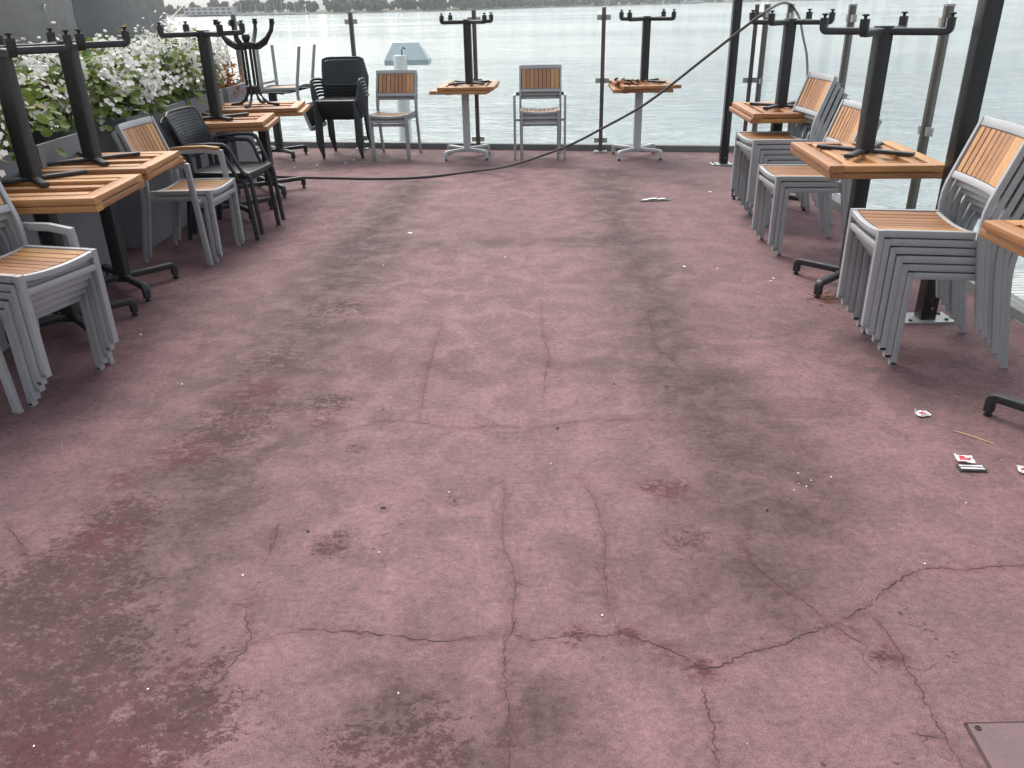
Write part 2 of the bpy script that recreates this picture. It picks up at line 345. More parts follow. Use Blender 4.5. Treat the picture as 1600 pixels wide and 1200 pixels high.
MAROON = [(-1.16,3.67,0.189),(-1.14,3.06,0.19),(-1.19,2.79,0.151),(-1.33,2.35,0.132),(-1.38,2.0,0.235),(-1.29,1.68,0.259),(-1.15,1.4,0.244),(-0.79,1.43,0.139),(-0.78,3.16,0.111),(-1.2,1.0,0.3),(-0.25,1.35,0.16),(-1.0,4.4,0.2)]
REDS = [(-0.79,1.86,0.03),(-0.87,1.6,0.04),(0.48,1.58,0.04),(0.40,1.64,0.035),(0.30,1.70,0.03),(0.16,1.71,0.028),(0.9,1.69,0.034),(0.97,1.62,0.03),(1.0,1.6,0.02),(-1.3,2.75,0.09),(-1.45,2.55,0.06),(-1.15,3.3,0.12),(-0.8,3.0,0.06),(-0.45,1.12,0.09),(-1.1,1.2,0.2),(-0.9,1.25,0.12),(-1.35,2.2,0.09),(0.55,2.42,0.06),(0.50,2.45,0.05)]
SPOTS = [(-0.59,2.14,0.053,1),(-0.89,1.69,0.031,1),(-0.93,1.78,0.018,1),(0.54,2.13,0.075,1),(-0.21,2.36,0.016,1),(-0.07,2.51,0.018,1),(0.86,1.72,0.016,1),(-0.61,2.76,0.026,1),(0.87,2.27,0.02,1),(1.22,3.03,0.19,0.5),(1.40,3.02,0.09,0.7),(-0.45,2.34,0.02,1),(0.73,2.93,0.05,0.8)]
def seg_dist(X, Y, a, b):
    ax, ay, bx, by = a[0], a[1], b[0], b[1]; dx, dy = bx-ax, by-ay
    t = np.clip(((X-ax)*dx + (Y-ay)*dy) / (dx*dx+dy*dy), 0, 1)
    return np.hypot(X-(ax+t*dx), Y-(ay+t*dy)), t
def make_deck():
    nx, ny = 300, 470
    us = np.linspace(-3.5, 2.78, nx); ts = np.linspace(0, 1, ny) ** 1.25
    X, T = np.meshgrid(us, ts); yr = 9.57 - 0.19*(X-1.07) + 0.16
    Y = -1.5 + T * (yr + 1.5)
    grime_shade = np.zeros_like(X)
    for amt, pl in BANDS:
        best = np.zeros_like(X)
        for a, b in zip(pl[:-1], pl[1:]):
            d, t = seg_dist(X, Y, a, b); wd = a[2] + (b[2]-a[2])*t
            best = np.maximum(best, np.exp(-(d/(wd*1.3))**2))
        grime_shade = grime_shade + amt*best*(1-grime_shade*0.4)
    mar = np.full_like(X, -0.15)
    for x, y, r_ in MAROON: mar = mar + 0.95*np.exp(-(((X-x)**2+(Y-y)**2)/(r_*1.15)**2))
    mar = np.minimum(mar, 0.86)
    for x, y, r_ in ((-.59,2.12,.055),(-.57,2.19,.03),(-.89,1.69,.034),(-.93,1.78,.02),(.50,2.44,.05),(.60,2.44,.035),(.56,2.13,.06),(-.21,2.36,.018),(.16,1.705,.035),(-.80,1.62,.04),(-.78,1.52,.04),(-.40,1.36,.06),(.30,1.70,.03),(.48,1.575,.035),(.95,1.60,.03),(-.62,2.76,.04)): mar = np.maximum(mar, 0.86*np.exp(-(((X-x)**2+(Y-y)**2)/(r_*1.3)**2)) - 0.05)
    red = np.zeros_like(X)
    for x, y, r_ in REDS: red = np.maximum(red, np.exp(-(((X-x)**2+(Y-y)**2)/(r_*1.2)**2)))
    for nm, pl in CRACKS.items():
        for a, b in zip(pl[:-1], pl[1:]):
            d, t = seg_dist(X, Y, a, b); red = np.maximum(red, 0.38*np.exp(-(d/0.018)**2))
    ring = np.full_like(X, 9.0)
    for x, y, r_, asp in SPOTS: ring = np.minimum(ring, np.hypot(X-x, (Y-y)/asp)*min(1, asp+0.3) - r_*min(1, asp+0.3))
    ring = np.clip(ring, -1, 0.5)
    verts = np.stack([X.ravel(), Y.ravel(), np.zeros(X.size)], 1)
    i = np.arange(nx*(ny-1)).reshape(ny-1, nx)[:, :-1].ravel()
    quads = np.stack([i, i+1, i+nx+1, i+nx], 1)
    me = bpy.data.meshes.new('deck_floor')
    me.vertices.add(len(verts)); me.vertices.foreach_set('co', verts.ravel())
    me.loops.add(quads.size); me.loops.foreach_set('vertex_index', quads.ravel().astype(np.int32))
    me.polygons.add(len(quads)); me.polygons.foreach_set('loop_start', np.arange(0, quads.size, 4, dtype=np.int32))
    me.update(calc_edges=True)
    for nme, arr in (('grime_shade', grime_shade), ('maroon', mar), ('ring', ring), ('redness', red)):
        a = me.attributes.new(nme, 'FLOAT', 'POINT'); a.data.foreach_set('value', arr.ravel().astype(np.float32))
    me.materials.append(M['floor'])
    o = bpy.data.objects.new('deck_floor', me); COL.objects.link(o)
    tag(o, 'worn pink concrete deck floor with dark dirt bands, painted shade at left and cracks', 'floor', kind='structure')
    return o
deck = make_deck()
def crack_mesh():
    mb = MB(); rr = random.Random(3)
    def ribbon(pl, wd, amp):
        pts = []
        for a, b in zip(pl[:-1], pl[1:]):
            L = math.hypot(b[0]-a[0], b[1]-a[1]); n = max(2, int(L/0.009))
            for i in range(n):
                t = i/n; j = amp*(0.4 + 0.6*math.sin(math.pi*t))
                pts.append((a[0]+(b[0]-a[0])*t + rr.gauss(0, j), a[1]+(b[1]-a[1])*t + rr.gauss(0, j)))
        pts.append(pl[-1]); n = len(pts); L_, R_ = [], []
        ww = wd
        for i, p in enumerate(pts):
            q0 = pts[max(0, i-1)]; q1 = pts[min(n-1, i+1)]
            dx, dy = q1[0]-q0[0], q1[1]-q0[1]; l = math.hypot(dx, dy) or 1
            ww = max(0.08*wd, 0.75*ww + 0.25*wd*rr.uniform(-0.5, 2.3)); taper = min(1, 0.25 + 4*min(i, n-1-i)/n)
            h_ = ww*taper/2
            L_.append((p[0]-dy/l*h_, p[1]+dx/l*h_, 0.0012)); R_.append((p[0]+dy/l*h_, p[1]-dx/l*h_, 0.0012))
        for i in range(n-1): mb.poly([R_[i], R_[i+1], L_[i+1], L_[i]])
        return pts
    for nm, pl in CRACKS.items():
        pts = ribbon(pl, CRACK_W[nm]*0.00084, 0.0042)
        for _ in range(max(1, len(pts)//22)):
            p = rr.choice(pts); a = rr.uniform(0, 6.28); L = rr.uniform(0.03, 0.10)
            ribbon([p, (p[0]+L*0.5*math.cos(a), p[1]+L*0.5*math.sin(a)), (p[0]+L*math.cos(a+0.5), p[1]+L*math.sin(a+0.5))], 0.0012, 0.003)
    for _ in range(15):       # faint boot print flecks
        u, v_ = rr.uniform(0, 1), rr.choice((-1, -.4, .3, .9)); x, y = 1.085+0.05*u+0.03*v_*.5, 1.78-0.20*u+0.012*v_; ribbon([(x-.006, y), (x+rr.uniform(-.003, .004), y+.002), (x+.006, y-rr.uniform(0, .004))], 0.0026, 0.001)
    return mb.build('crack', 'crack', deck, smooth=False)
crack_mesh()

def scuffs():
    mb = MB(); rr = random.Random(14)
    def arc(cx, cy, r_, a0, a1, w_):
        n = 26; prev = None
        for i in range(n+1):
            a = R(a0 + (a1-a0)*i/n); ww = w_*rr.uniform(0.2, 1.0)*math.sin(math.pi*(i+0.5)/(n+1)); rj = r_ + rr.gauss(0, 0.0012)
            cur = ((cx+(rj-ww/2)*math.cos(a), cy+(rj-ww/2)*math.sin(a), 0.0010), (cx+(rj+ww/2)*math.cos(a), cy+(rj+ww/2)*math.sin(a), 0.0010))
            if prev: mb.poly([prev[0], prev[1], cur[1], cur[0]])
            prev = cur
    for r_ in (0.30, 0.335, 0.345, 0.42, 0.50): arc(-1.35, 3.05, r_, 150+rr.uniform(-10, 10), 230+rr.uniform(-20, 15), 0.0045)
    for r_ in (0.18, 0.26, 0.40): arc(-1.25, 3.6, r_, 140+rr.uniform(-10, 10), 235, 0.004)
    for r_ in (0.4, 0.62): arc(1.9, 4.3, r_, 170, 250, 0.005)
    for _ in range(9):
        x, y = rr.uniform(-1.9, 1.9), 2.6 + 5.5*rr.random()**1.5; arc(x, y+0.6, 0.6, 255+rr.uniform(-40, 40), 262+rr.uniform(-30, 48), 0.0035)
    return mb.build('scuff', 'scuff', deck, smooth=False)
scuffs()
def strip(name, x0, y0, x1, y1, w_, z0, z1, mat):
    mb = MB(); mb.sweep([(x0, y0, (z0+z1)/2), (x1, y1, (z0+z1)/2)], rrect(w_, z1-z0, 0.006), up=(0, 0, 1)); return mb.build(name, mat)
tag(strip('kerb', -3.5, yrear(-3.5)+0.11, 2.82, yrear(2.82)+0.11, 0.09, -0.25, 0.07, 'kerb'), 'dark grey raised kerb along the lake edge of the deck', 'kerb', kind='structure')
tag(strip('kerb', 2.71, -1.5, 2.71, yrear(2.71)+0.05, 0.12, -0.25, 0.065, 'kerb'), 'dark grey raised kerb along the right edge of the deck', 'kerb', kind='structure')

wv = MB(); wv.poly([(-2500, -300, -1.6), (2500, -300, -1.6), (2500, 2600, -1.6), (-2500, 2600, -1.6)])
tag(wv.build('water', 'water', smooth=False), 'pale rippled lake water beyond the glass fence', 'water', kind='structure')

SHORE = [(-700, 470), (-300, 478), (-170, 486), (-83, 492), (-34, 545), (30, 690), (123, 810), (218, 970), (420, 1150), (900, 1250)]
def shore_pt(t):
    n = len(SHORE)-1; i = min(n-1, int(t*n)); f = t*n-i
    a, b = SHORE[i], SHORE[i+1]; return a[0]+(b[0]-a[0])*f, a[1]+(b[1]-a[1])*f
def shore():
    mb = MB(); rr = random.Random(5); prev = None; N = 220
    for i in range(N+1):
        x, y = shore_pt(i/N); z = -0.9 + rr.uniform(-0.2, 0.25)
        row = [(x, y-rr.uniform(0, 2), -1.7), (x, y+2, z), (x, y+30, z+0.6), (x-40, y+280, z+1.2)]
        if prev:
            for j in range(3): mb.poly([prev[j], row[j], row[j+1], prev[j+1]])
        prev = row
    return mb.build('far_shore', 'shore', smooth=False)
tag(shore(), 'low far bank of the lake', 'shore', kind='structure')
def ico(sub=2):
    bm = bmesh.new(); bmesh.ops.create_icosphere(bm, subdivisions=sub, radius=1.0)
    bm.verts.ensure_lookup_table(); vs = [v.co.copy() for v in bm.verts]; fs = [tuple(v.index for v in f.verts) for f in bm.faces]; bm.free(); return vs, fs
ICO1, ICO2 = ico(1), ico(2)
def blob(mb, c, rad, rr, src=ICO2, amp=0.28):
    b = len(mb.v); ph = [rr.uniform(0, 6.28) for _ in range(6)]
    for v in src[0]:
        d = 1 + amp*(0.5*math.sin(4*v.x+ph[0])*math.sin(5*v.y+ph[1]) + 0.5*math.sin(7*v.z+ph[2]+3*v.x)) + rr.uniform(-0.5, 0.5)*amp
        mb.v.append(Vector((c[0]+v.x*rad[0]*d, c[1]+v.y*rad[1]*d, c[2]+v.z*rad[2]*d)))
    for f in src[1]: mb.face(tuple(b+i for i in f))
def woods():
    mb = MB(); rr = random.Random(21)
    for i in range(620):
        t = rr.uniform(0, 1); x, y = shore_pt(t); y += rr.uniform(3, 28); dist = math.hypot(x, y)
        hgt = rr.uniform(5.0, 7.4) * (0.6 + dist/1250) * (0.72 if x < -165 else 1.0)
        if rr.random() < 0.12: hgt *= 1.22
        tone = rr.random()
        for q in range(rr.randint(3, 5)):
            mb.rnd = min(1, max(0, tone + rr.uniform(-0.2, 0.2)))
            rad = hgt*rr.uniform(0.17, 0.30)
            blob(mb, (x + rr.uniform(-.25, .25)*hgt, y + rr.uniform(-.2, .2)*hgt, -0.8 + hgt*rr.uniform(0.22, 0.80)), (rad, rad, rad*rr.uniform(0.8, 1.35)), rr, ICO2 if dist < 800 else ICO1, 0.34)
        mb.rnd = 0.1; mb.bar((x, y, -1), (x + rr.uniform(-.4, .4), y, hgt*0.6-1), 0.25, 0.25, up=(0, 1, 0), r=0.05)
    return mb.build('far_woods', 'far', smooth=False)
tag(woods(), 'hazy treeline on the far shore of the lake', 'trees', kind='stuff')
def house(name, x, y, w_, d_, h_, rh, label, cat='house', flat=False, storeys=2, nwin=6):
    e = empty(name, (x, y, -0.9), 0, label=label, cat=cat)
    mb = MB(); mb.box((0, 0, h_/2), (w_, d_, h_), 0.02); mb.build('wall', 'farwhite', e)
    mb = MB()
    if flat: mb.box((0, 0, h_+0.15), (w_+0.8, d_+0.8, 0.3), 0.02)
    else:
        for sgn in (-1, 1): mb.sweep([(-w_/2-.5, sgn*(d_/4+.1), h_+rh/2), (w_/2+.5, sgn*(d_/4+.1), h_+rh/2)], [(-math.hypot(d_/4, rh/2)-.3, -.1), (math.hypot(d_/4, rh/2)+.3, -.1), (math.hypot(d_/4, rh/2)+.3, .1), (-math.hypot(d_/4, rh/2)-.3, .1)], up=(0, sgn*rh, d_/2))
    mb.build('roof', 'farwhite' if flat else 'roof', e)
    for s_ in range(storeys):
        for i in range(nwin):
            mb = MB(); mb.box((-w_/2 + (i+.5)*w_/nwin, -d_/2-0.05, (s_+0.55)*h_/storeys), (w_/nwin*0.6, 0.1, h_/storeys*0.45), 0.01); mb.build('window', 'window', e)
    return e
house('clubhouse', -159, 484, 26, 9, 3.5, 0, 'long white flat-roofed building on the far shore at left', 'building', True, 2, 8)
house('house', -4, 672, 15, 9, 4.2, 4.0, 'white house with faded red roof on the far shore')
for (x, y, w_, lab) in ((58, 742, 9, 'small white boathouse on the far shore beside the treeline'), (84, 772, 13, 'longer white boathouse on the far shore towards the motor boat')):
    house('boathouse', x, y, w_, 7, 3.2, 2.0, lab, 'boathouse', False, 1, 3)
def pontoon(x, y, L):
    mb = MB(); mb.box((0, 0, 0.35), (L, 3, 0.9), 0.05)
    o = mb.build('pontoon', 'farwhite'); o.location = (x, y, -1.6); return tag(o, 'long low white pontoon jutting from the far shore', 'pontoon')
pontoon(-22, 640, 34)
def sail_boat(x, y, hgt, label):
    e = empty('sailing_boat', (x, y, -1.6), random.uniform(-.4, .4), label=label, cat='boat', group='moored sailing boats on the far shore')
    mb = MB(); mb.sweep([(-3.4, 0, 0.35), (-2.5, 0, 0.4), (0, 0, 0.45), (2.4, 0, 0.5), (3.6, 0, 0.65)], rrect(1.9, 0.8, 0.35), up=(0, 0, 1)); mb.box((-0.4, 0, 1.05), (2.6, 1.2, 0.5), 0.15); mb.build('hull', 'farwhite', e)
    mb = MB(); mb.tube([(0.3, 0, 0.9), (0.3, 0, hgt)], 0.11, 6); mb.build('mast', 'farwhite', e)
    mb = MB(); mb.tube([(0.3, 0, 1.9), (-2.6, 0, 1.8)], 0.12, 6); mb.build('boom', 'farwhite', e)
for i in range(9):
    sail_boat(-140 + i*4.1 + random.uniform(-1, 1), 476 + random.uniform(-1, 2), random.uniform(5.2, 7.6), 'white sailing boat with bare mast moored below the far trees')
e = empty('motor_boat', (183, 880, -1.6), 0.15, label='white motor cruiser moving on the lake near the far shore', cat='boat')
mb = MB(); mb.sweep([(-9, 0, 0.9), (-4, 0, 1.0), (3, 0, 1.1), (8, 0, 1.4), (11, 0, 1.8)], rrect(4.4, 2.0, 0.8), up=(0, 0, 1)); mb.build('hull', 'farwhite', e)
mb = MB(); mb.sweep([(-6, 0, 3.0), (3, 0, 3.0), (6, 0, 2.3)], rrect(3.6, 2.0, 0.5), up=(0, 0, 1)); mb.build('cabin', 'farwhite', e)
mb = MB(); mb.box((-1, -1.85, 3.3), (7, 0.15, 0.8), 0.02); mb.build('window', 'window', e)
mb = MB(); mb.tube([(-2, 0, 4), (-2.5, 0, 6.5)], 0.15, 6); mb.build('mast', 'farwhite', e)

# pale board jetty lying lower, just outside the right fence
def jetty():
    e = empty('jetty', (4.25, 4.2, -0.62), 0.0, label='pale slatted landing stage lying low outside the right glass fence', cat='jetty')
    mb = MB()
    for i in range(72):
        mb.rnd = random.random(); mb.box((0, -2.2 + i*0.066, 0), (2.4, 0.056, 0.03), 0.004)
    mb.build('decking', 'jetty', e)
    for x in (-1.0, 1.0):
        mb = MB(); mb.box((x, 0.12, -0.11), (0.1, 4.75, 0.18)); mb.build('beam', 'kerb', e)
    for x in (-1.0, 1.0):
        for y in (-2.0, 2.2):
            mb = MB(); mb.tube([(x, y, -1.9), (x, y, -0.2)], 0.09, 10); mb.build('pile', 'kerb', e)
jetty()

# ------------------------------------------------------------ glass fence
def fence(name, pts, label, ztop=1.5, gtop=1.72):
    """pts: post positions along the line; glass panes between them"""
    e = empty(name, (pts[0][0], pts[0][1], 0), 0, label=label, cat='glass fence')
    o0 = Vector((pts[0][0], pts[0][1], 0))
    for i, p in enumerate(pts):
        a = pts[max(0, i-1)]; b = pts[min(len(pts)-1, i+1)]
        d = Vector((b[0]-a[0], b[1]-a[1], 0)).normalized(); nrm = Vector((-d.y, d.x, 0)); q = Vector((p[0], p[1], 0)) - o0
        mb = MB(); mb.sweep([q + Vector((0, 0, 0.01)), q + Vector((0, 0, ztop))], rrect(0.042, 0.05, 0.004), side=d); po = mb.build('post', 'post', e)
        mb = MB(); mb.sweep([q + Vector((0, 0, 0.0005)), q + Vector((0, 0, 0.012))], rrect(0.15, 0.11, 0.006), side=d); mb.build('base_plate', 'steel', po)
        mb = MB(); mb.sweep([q + Vector((0, 0, ztop)), q + Vector((0, 0, ztop+0.012))], rrect(0.048, 0.056, 0.004), side=d); mb.build('cap', 'steel', po)
        for z in (0.13, 0.77, 1.41):
            for sg in (-1, 1):
                mb = MB(); c_ = q + d*sg*0.048
                mb.sweep([c_ + Vector((0, 0, z-0.026)), c_ + Vector((0, 0, z+0.026))], rrect(0.052, 0.034, 0.006), side=d); mb.build('clamp', 'steel', po)
    for a, b in zip(pts[:-1], pts[1:]):
        A = Vector((a[0], a[1], 0)) - o0; B_ = Vector((b[0], b[1], 0)) - o0; d = (B_-A).normalized()
        A2 = A + d*0.033; B2 = B_ - d*0.033; zc = (0.075+gtop)/2
        mb = MB(); mb.sweep([A2 + Vector((0, 0, zc)), B2 + Vector((0, 0, zc))], [(-0.006, -(gtop-.075)/2), (0.006, -(gtop-.075)/2), (0.006, (gtop-.075)/2), (-0.006, (gtop-.075)/2)], up=(0, 0, 1)); mb.build('glass_pane', 'glass', e, smooth=False)
    return e
rear_pts = [(-1.75 + 1.41*i, yrear(-1.75 + 1.41*i)) for i in range(-1, 4)]
rear_pts[-1] = (2.63, yrear(2.63))
fence('glass_fence', rear_pts, 'clear glass fence with slim posts along the lake edge')
fence('glass_fence', [(2.7, yrear(2.63)-0.12), (2.7, 8.40), (2.7, 6.90), (2.7, 5.40), (2.7, 3.9), (2.7, 2.4), (2.7, 0.9)], 'clear glass fence along the right side of the deck')
def black_post(x, y, label):
    e = empty('awning_post', (x, y, 0), 0, label=label, cat='post', group='tall black posts')
    mb = MB(); mb.sweep([(0, 0, 0.012), (0, 0, 3.1)], rrect(0.08, 0.08, 0.004), side=(1, 0, 0)); mb.build('pole', 'blackgloss', e)
    pl = MB(); pl.sweep([(0, 0, 0.001), (0, 0, 0.012)], rrect(0.26, 0.15, 0.004), side=(1, 0, 0)); pb = pl.build('base_plate', 'steel', e)
    for sx in (-1, 1):
        for sy in (-1, 1):
            mb = MB(); mb.lathe([(0.0, 0.012), (0.011, 0.012), (0.011, 0.02), (0.0, 0.021)][1:], (sx*0.095, sy*0.045, 0), 6); mb.build('bolt', 'black', pb)
    mb = MB(); mb.lathe([(0.006, -0.002), (0.006, 0.002)], (0, 0, 0), 8)
    o = mb.build('screw', 'steel', e); o.rotation_euler = (R(90), 0, 0); o.location = (0.01, -0.041, 0.075)
black_post(2.2, 4.03, 'tall black square post rising beside the near stack of silver chairs')
black_post(2.25, 8.62, 'tall black square post rising at the lake corner of the deck')

# ------------------------------------------------------------ left side: wall, planters
def panel_wall():
    e = empty('panel_wall', (-3.25, 4.6, 1.27), 0, label='dark grey panelled wall hanging behind the flowers, with seam and modelled crescent glint', cat='wall')
    for y0, y1 in ((3.9, 6.548), (6.553, 8.31)):
        mb = MB(); mb.sweep([(0, (y0+y1)/2-4.6, 0), (0, (y0+y1)/2-4.6, 0.50)], rrect(0.2, y1-y0, 0.004), side=(1, 0, 0)); mb.build('panel', 'wall', e)
    mb = MB(); c0 = Vector((0.103, 1.56, 0.315))
    out = [(0.028*math.sin(R(a)), 0.028*math.cos(R(a))) for a in range(200, 381, 12)] + [(-0.008+0.026*math.sin(R(a)), 0.006+0.026*math.cos(R(a))) for a in range(375, 205, -12)]
    b = len(mb.v); n = len(out)
    mb.v += [c0 + Vector((0, y, z)) for y, z in out] + [c0 + Vector((0.004, y, z)) for y, z in out]
    mb.face(tuple(b+n+i for i in range(n)))
    for i in range(n): mb.face((b+i, b+(i+1) % n, b+n+(i+1) % n, b+n+i))
    mb.build('crescent_glint', 'white', e, smooth=False)  # white sliver modelled in place of a small reflection
    for y in (4.1, 6.4, 8.2):
        mb = MB(); mb.sweep([(-0.02, y-4.6, -1.6), (-0.02, y-4.6, 0)], rrect(0.08, 0.08, 0.004), side=(1, 0, 0)); mb.build('support', 'black', e)
panel_wall()
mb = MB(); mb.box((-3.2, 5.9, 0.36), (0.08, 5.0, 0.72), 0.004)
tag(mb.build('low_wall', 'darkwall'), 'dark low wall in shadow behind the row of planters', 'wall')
mb = MB(); mb.tube([(-3.0, 8.0, 1.497), (-3.0, 9.6, 1.94)], 0.003, 6)
tag(mb.build('rope', 'white'), 'thin white stay rope slanting up beside the grey wall end', 'rope')

def leaf(mb, p, d, nrm, L, W, curl):
    d = d.normalized(); s_ = d.cross(nrm).normalized(); u = s_.cross(d)
    pt = lambda a, b, c_: p + d*a*L + s_*b*W + u*c_*L
    V = [pt(0, 0, 0), pt(.3, .38, .03), pt(.65, .42, -curl*.35), pt(1, 0, -curl), pt(.65, -.42, -curl*.35), pt(.3, -.38, .03), pt(.5, 0, -.08-curl*.1)]
    b = len(mb.v); mb.v += V
    for t in ((0, 6, 1), (1, 6, 2), (2, 6, 3), (3, 6, 4), (4, 6, 5), (5, 6, 0)): mb.face(tuple(b+i for i in t))
def floret(mb, p, nrm, rad, rr):
    nrm = nrm.normalized(); a = nrm.orthogonal().normalized(); b_ = nrm.cross(a); ph = rr.uniform(0, 6.28)
    for q in range(5):
        an = ph + q*1.2566; d = a*math.cos(an)+b_*math.sin(an); s_ = nrm.cross(d)
        mb.poly([p, p + d*rad*.6 + s_*rad*.42 + nrm*rad*.15, p + d*rad + nrm*rad*.05, p + d*rad*.6 - s_*rad*.42 + nrm*rad*.15])
def flower_hedge(name, y0, y1, label, top, n_leaf, n_clu, seed, x_front=-2.56, thin=1.0):
    rr = random.Random(seed)
    e = empty(name, (-2.8, (y0+y1)/2, 0.86), 0, label=label, cat='plant', group='white flowering plants in the planters')
    o0 = Vector((-2.8, (y0+y1)/2, 0.86))
    ln = y1-y0; lf = MB(); fl = MB(); st = MB()
    lumps = [(rr.uniform(y0, y1), rr.uniform(-3.0, -2.68), rr.uniform(0.16, 0.26)) for _ in range(int(ln*9))]
    def rand_pt(surface):
        ly, lx, lr = rr.choice(lumps)
        th = rr.uniform(0, 6.28); ph = math.acos(rr.uniform(-0.35, 1)); q = (rr.uniform(0.85, 1.08) if surface else rr.uniform(0.3, 1.0))
        dv = Vector((math.sin(ph)*math.cos(th), math.sin(ph)*math.sin(th), math.cos(ph)))
        zc = 0.92 + rr.random()*(top-0.92-lr*0.8)
        p = Vector((lx, ly, zc)) + dv*lr*q
        p.x = min(p.x, x_front + 0.10*rr.random()); p.z = max(0.80, p.z)
        return p, dv
    for _ in range(int(ln*n_leaf)):
        p, dv = rand_pt(rr.random() < 0.7); lf.rnd = min(1, max(0, rr.gauss(0.45, 0.27)))
        d = dv + Vector((rr.uniform(-.7, .7), rr.uniform(-.7, .7), rr.uniform(-.9, .3))); nrm = (dv + Vector((0.2, -0.3, 0.9)) + Vector((rr.uniform(-.5, .5),)*3)).normalized()
        L = rr.uniform(0.04, 0.082); leaf(lf, p - o0, d, nrm, L, L*rr.uniform(.75, 1.0), rr.uniform(.05, .4))
    for _ in range(int(ln*n_clu)):
        p, dv = rand_pt(True)
        if p.z < 0.98 and rr.random() < 0.6: continue
        p = p + dv*0.05 + Vector((0.035, -0.03, 0.03)); n_ = rr.randint(7, 17); sp = rr.uniform(0.016, 0.034)
        for _q in range(n_):
            fl.rnd = rr.random()
            floret(fl, p - o0 + Vector((rr.gauss(0, sp), rr.gauss(0, sp), rr.gauss(0, sp*1.2))), dv + Vector((rr.uniform(-.8, .8), rr.uniform(-1, .6), rr.uniform(-.4, .9))), rr.uniform(0.012, 0.021), rr)
    for _ in range(int(ln*14*thin)):
        y = rr.uniform(y0, y1); x = rr.uniform(-3.0, -2.65)
        st.tube([Vector((x, y, 0.80))-o0, Vector((x+rr.uniform(-.1, .1), y+rr.uniform(-.1, .1), 1.0))-o0, Vector((x+rr.uniform(-.15, .2), y+rr.uniform(-.15, .15), top-rr.uniform(.05, .2)))-o0], 0.005, 5)
    tag(lf.build('foliage', 'leaf', e, smooth=False)); fo = fl.build('blossom', 'petal', e, smooth=False); fo['kind'] = 'stuff'; st.build('stem', 'stem', e)
    return e
def planter(y0, y1, label):
    e = empty('planter', (-2.8, (y0+y1)/2, 0), 0, label=label, cat='planter', group='tall anthracite planters')
    L = y1-y0; W_ = 0.42; H_ = 0.9
    outer = [(-W_/2, -L/2), (W_/2, -L/2), (W_/2, L/2), (-W_/2, L/2)]; inner = [(x*0.9, y*0.955) for x, y in outer]
    mb = MB(); b = len(mb.v)
    mb.v += [Vector((x, y, 0.003)) for x, y in outer] + [Vector((x, y, H_)) for x, y in outer] + [Vector((x, y, H_)) for x, y in inner] + [Vector((x, y, H_-0.12)) for x, y in inner]
    for lv in range(3):
        for i in range(4): mb.face((b+lv*4+i, b+lv*4+(i+1) % 4, b+(lv+1)*4+(i+1) % 4, b+(lv+1)*4+i))
    mb.build('box', 'planter', e, smooth=False)
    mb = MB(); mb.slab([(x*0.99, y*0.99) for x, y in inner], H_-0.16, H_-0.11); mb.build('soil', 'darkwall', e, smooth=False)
    return e
PL = [(3.45, 4.40, 'tall anthracite planter behind the near pair of slatted tables'), (4.62, 5.20, 'short anthracite planter behind the second pair of slatted tables'), (5.78, 6.9, 'tall anthracite planter behind the black plastic armchairs'), (7.02, 7.85, 'tall anthracite planter behind the pole of the third table')]
for a, b_, lab in PL: planter(a, b_, lab)
HD = [(3.4, 4.5, 'white flowering shrub left of the first upturned table pole', 1.28), (4.5, 5.55, 'white flowering shrub between the first two upturned table poles', 1.29), (5.55, 6.95, 'densest white flowering shrub above the black plastic armchairs', 1.33), (6.95, 7.95, 'white flowering shrub in front of the grey wall end', 1.38)]
for i, (a, b_, lab, tp) in enumerate(HD): flower_hedge('flowering_shrub', a, b_, lab, tp, 1350, 165 if i != 1 else 140, 41+i)
def copper_plant():
    planter(8.0, 8.6, 'small anthracite planter holding the copper coloured plant')
    rr = random.Random(8); o0 = Vector((-2.72, 8.3, 0.86))
    e = empty('copper_plant', o0, 0, label='copper orange leaved plant behind the wrought iron table base', cat='plant')
    lf = MB(); st = MB(); fl = MB()
    for _ in range(420):
        d = Vector((rr.uniform(-.9, .9), rr.uniform(-.9, .9), rr.uniform(-.2, 1))); p = Vector((rr.gauss(0, .10), rr.gauss(0, .12), rr.uniform(-0.06, .2)))
        lf.rnd = rr.random(); leaf(lf, p, d, Vector((rr.uniform(-1, 1), rr.uniform(-1, 1), 1)).normalized(), rr.uniform(.04, .09), .022, .3)
    for _ in range(16):
        x, y = rr.gauss(0, .09), rr.gauss(0, .1); h_ = rr.uniform(.3, .5); q = Vector((x+rr.uniform(-.06, .06), y+rr.uniform(-.06, .06), h_))
        st.tube([(0, 0, -.06), (x*.4, y*.4, -.02), (x, y, .15), q], .004, 5)
        for _q in range(16): fl.rnd = rr.random(); floret(fl, q + Vector((rr.gauss(0, .02), rr.gauss(0, .02), rr.uniform(-.12, .03))), Vector((rr.uniform(-1, 1), rr.uniform(-1, .4), .4)), .011, rr)
    lf.build('foliage', 'copper', e, smooth=False); st.build('stem', 'stem', e); o = fl.build('blossom', 'petal', e, smooth=False); o['kind'] = 'stuff'
copper_plant()

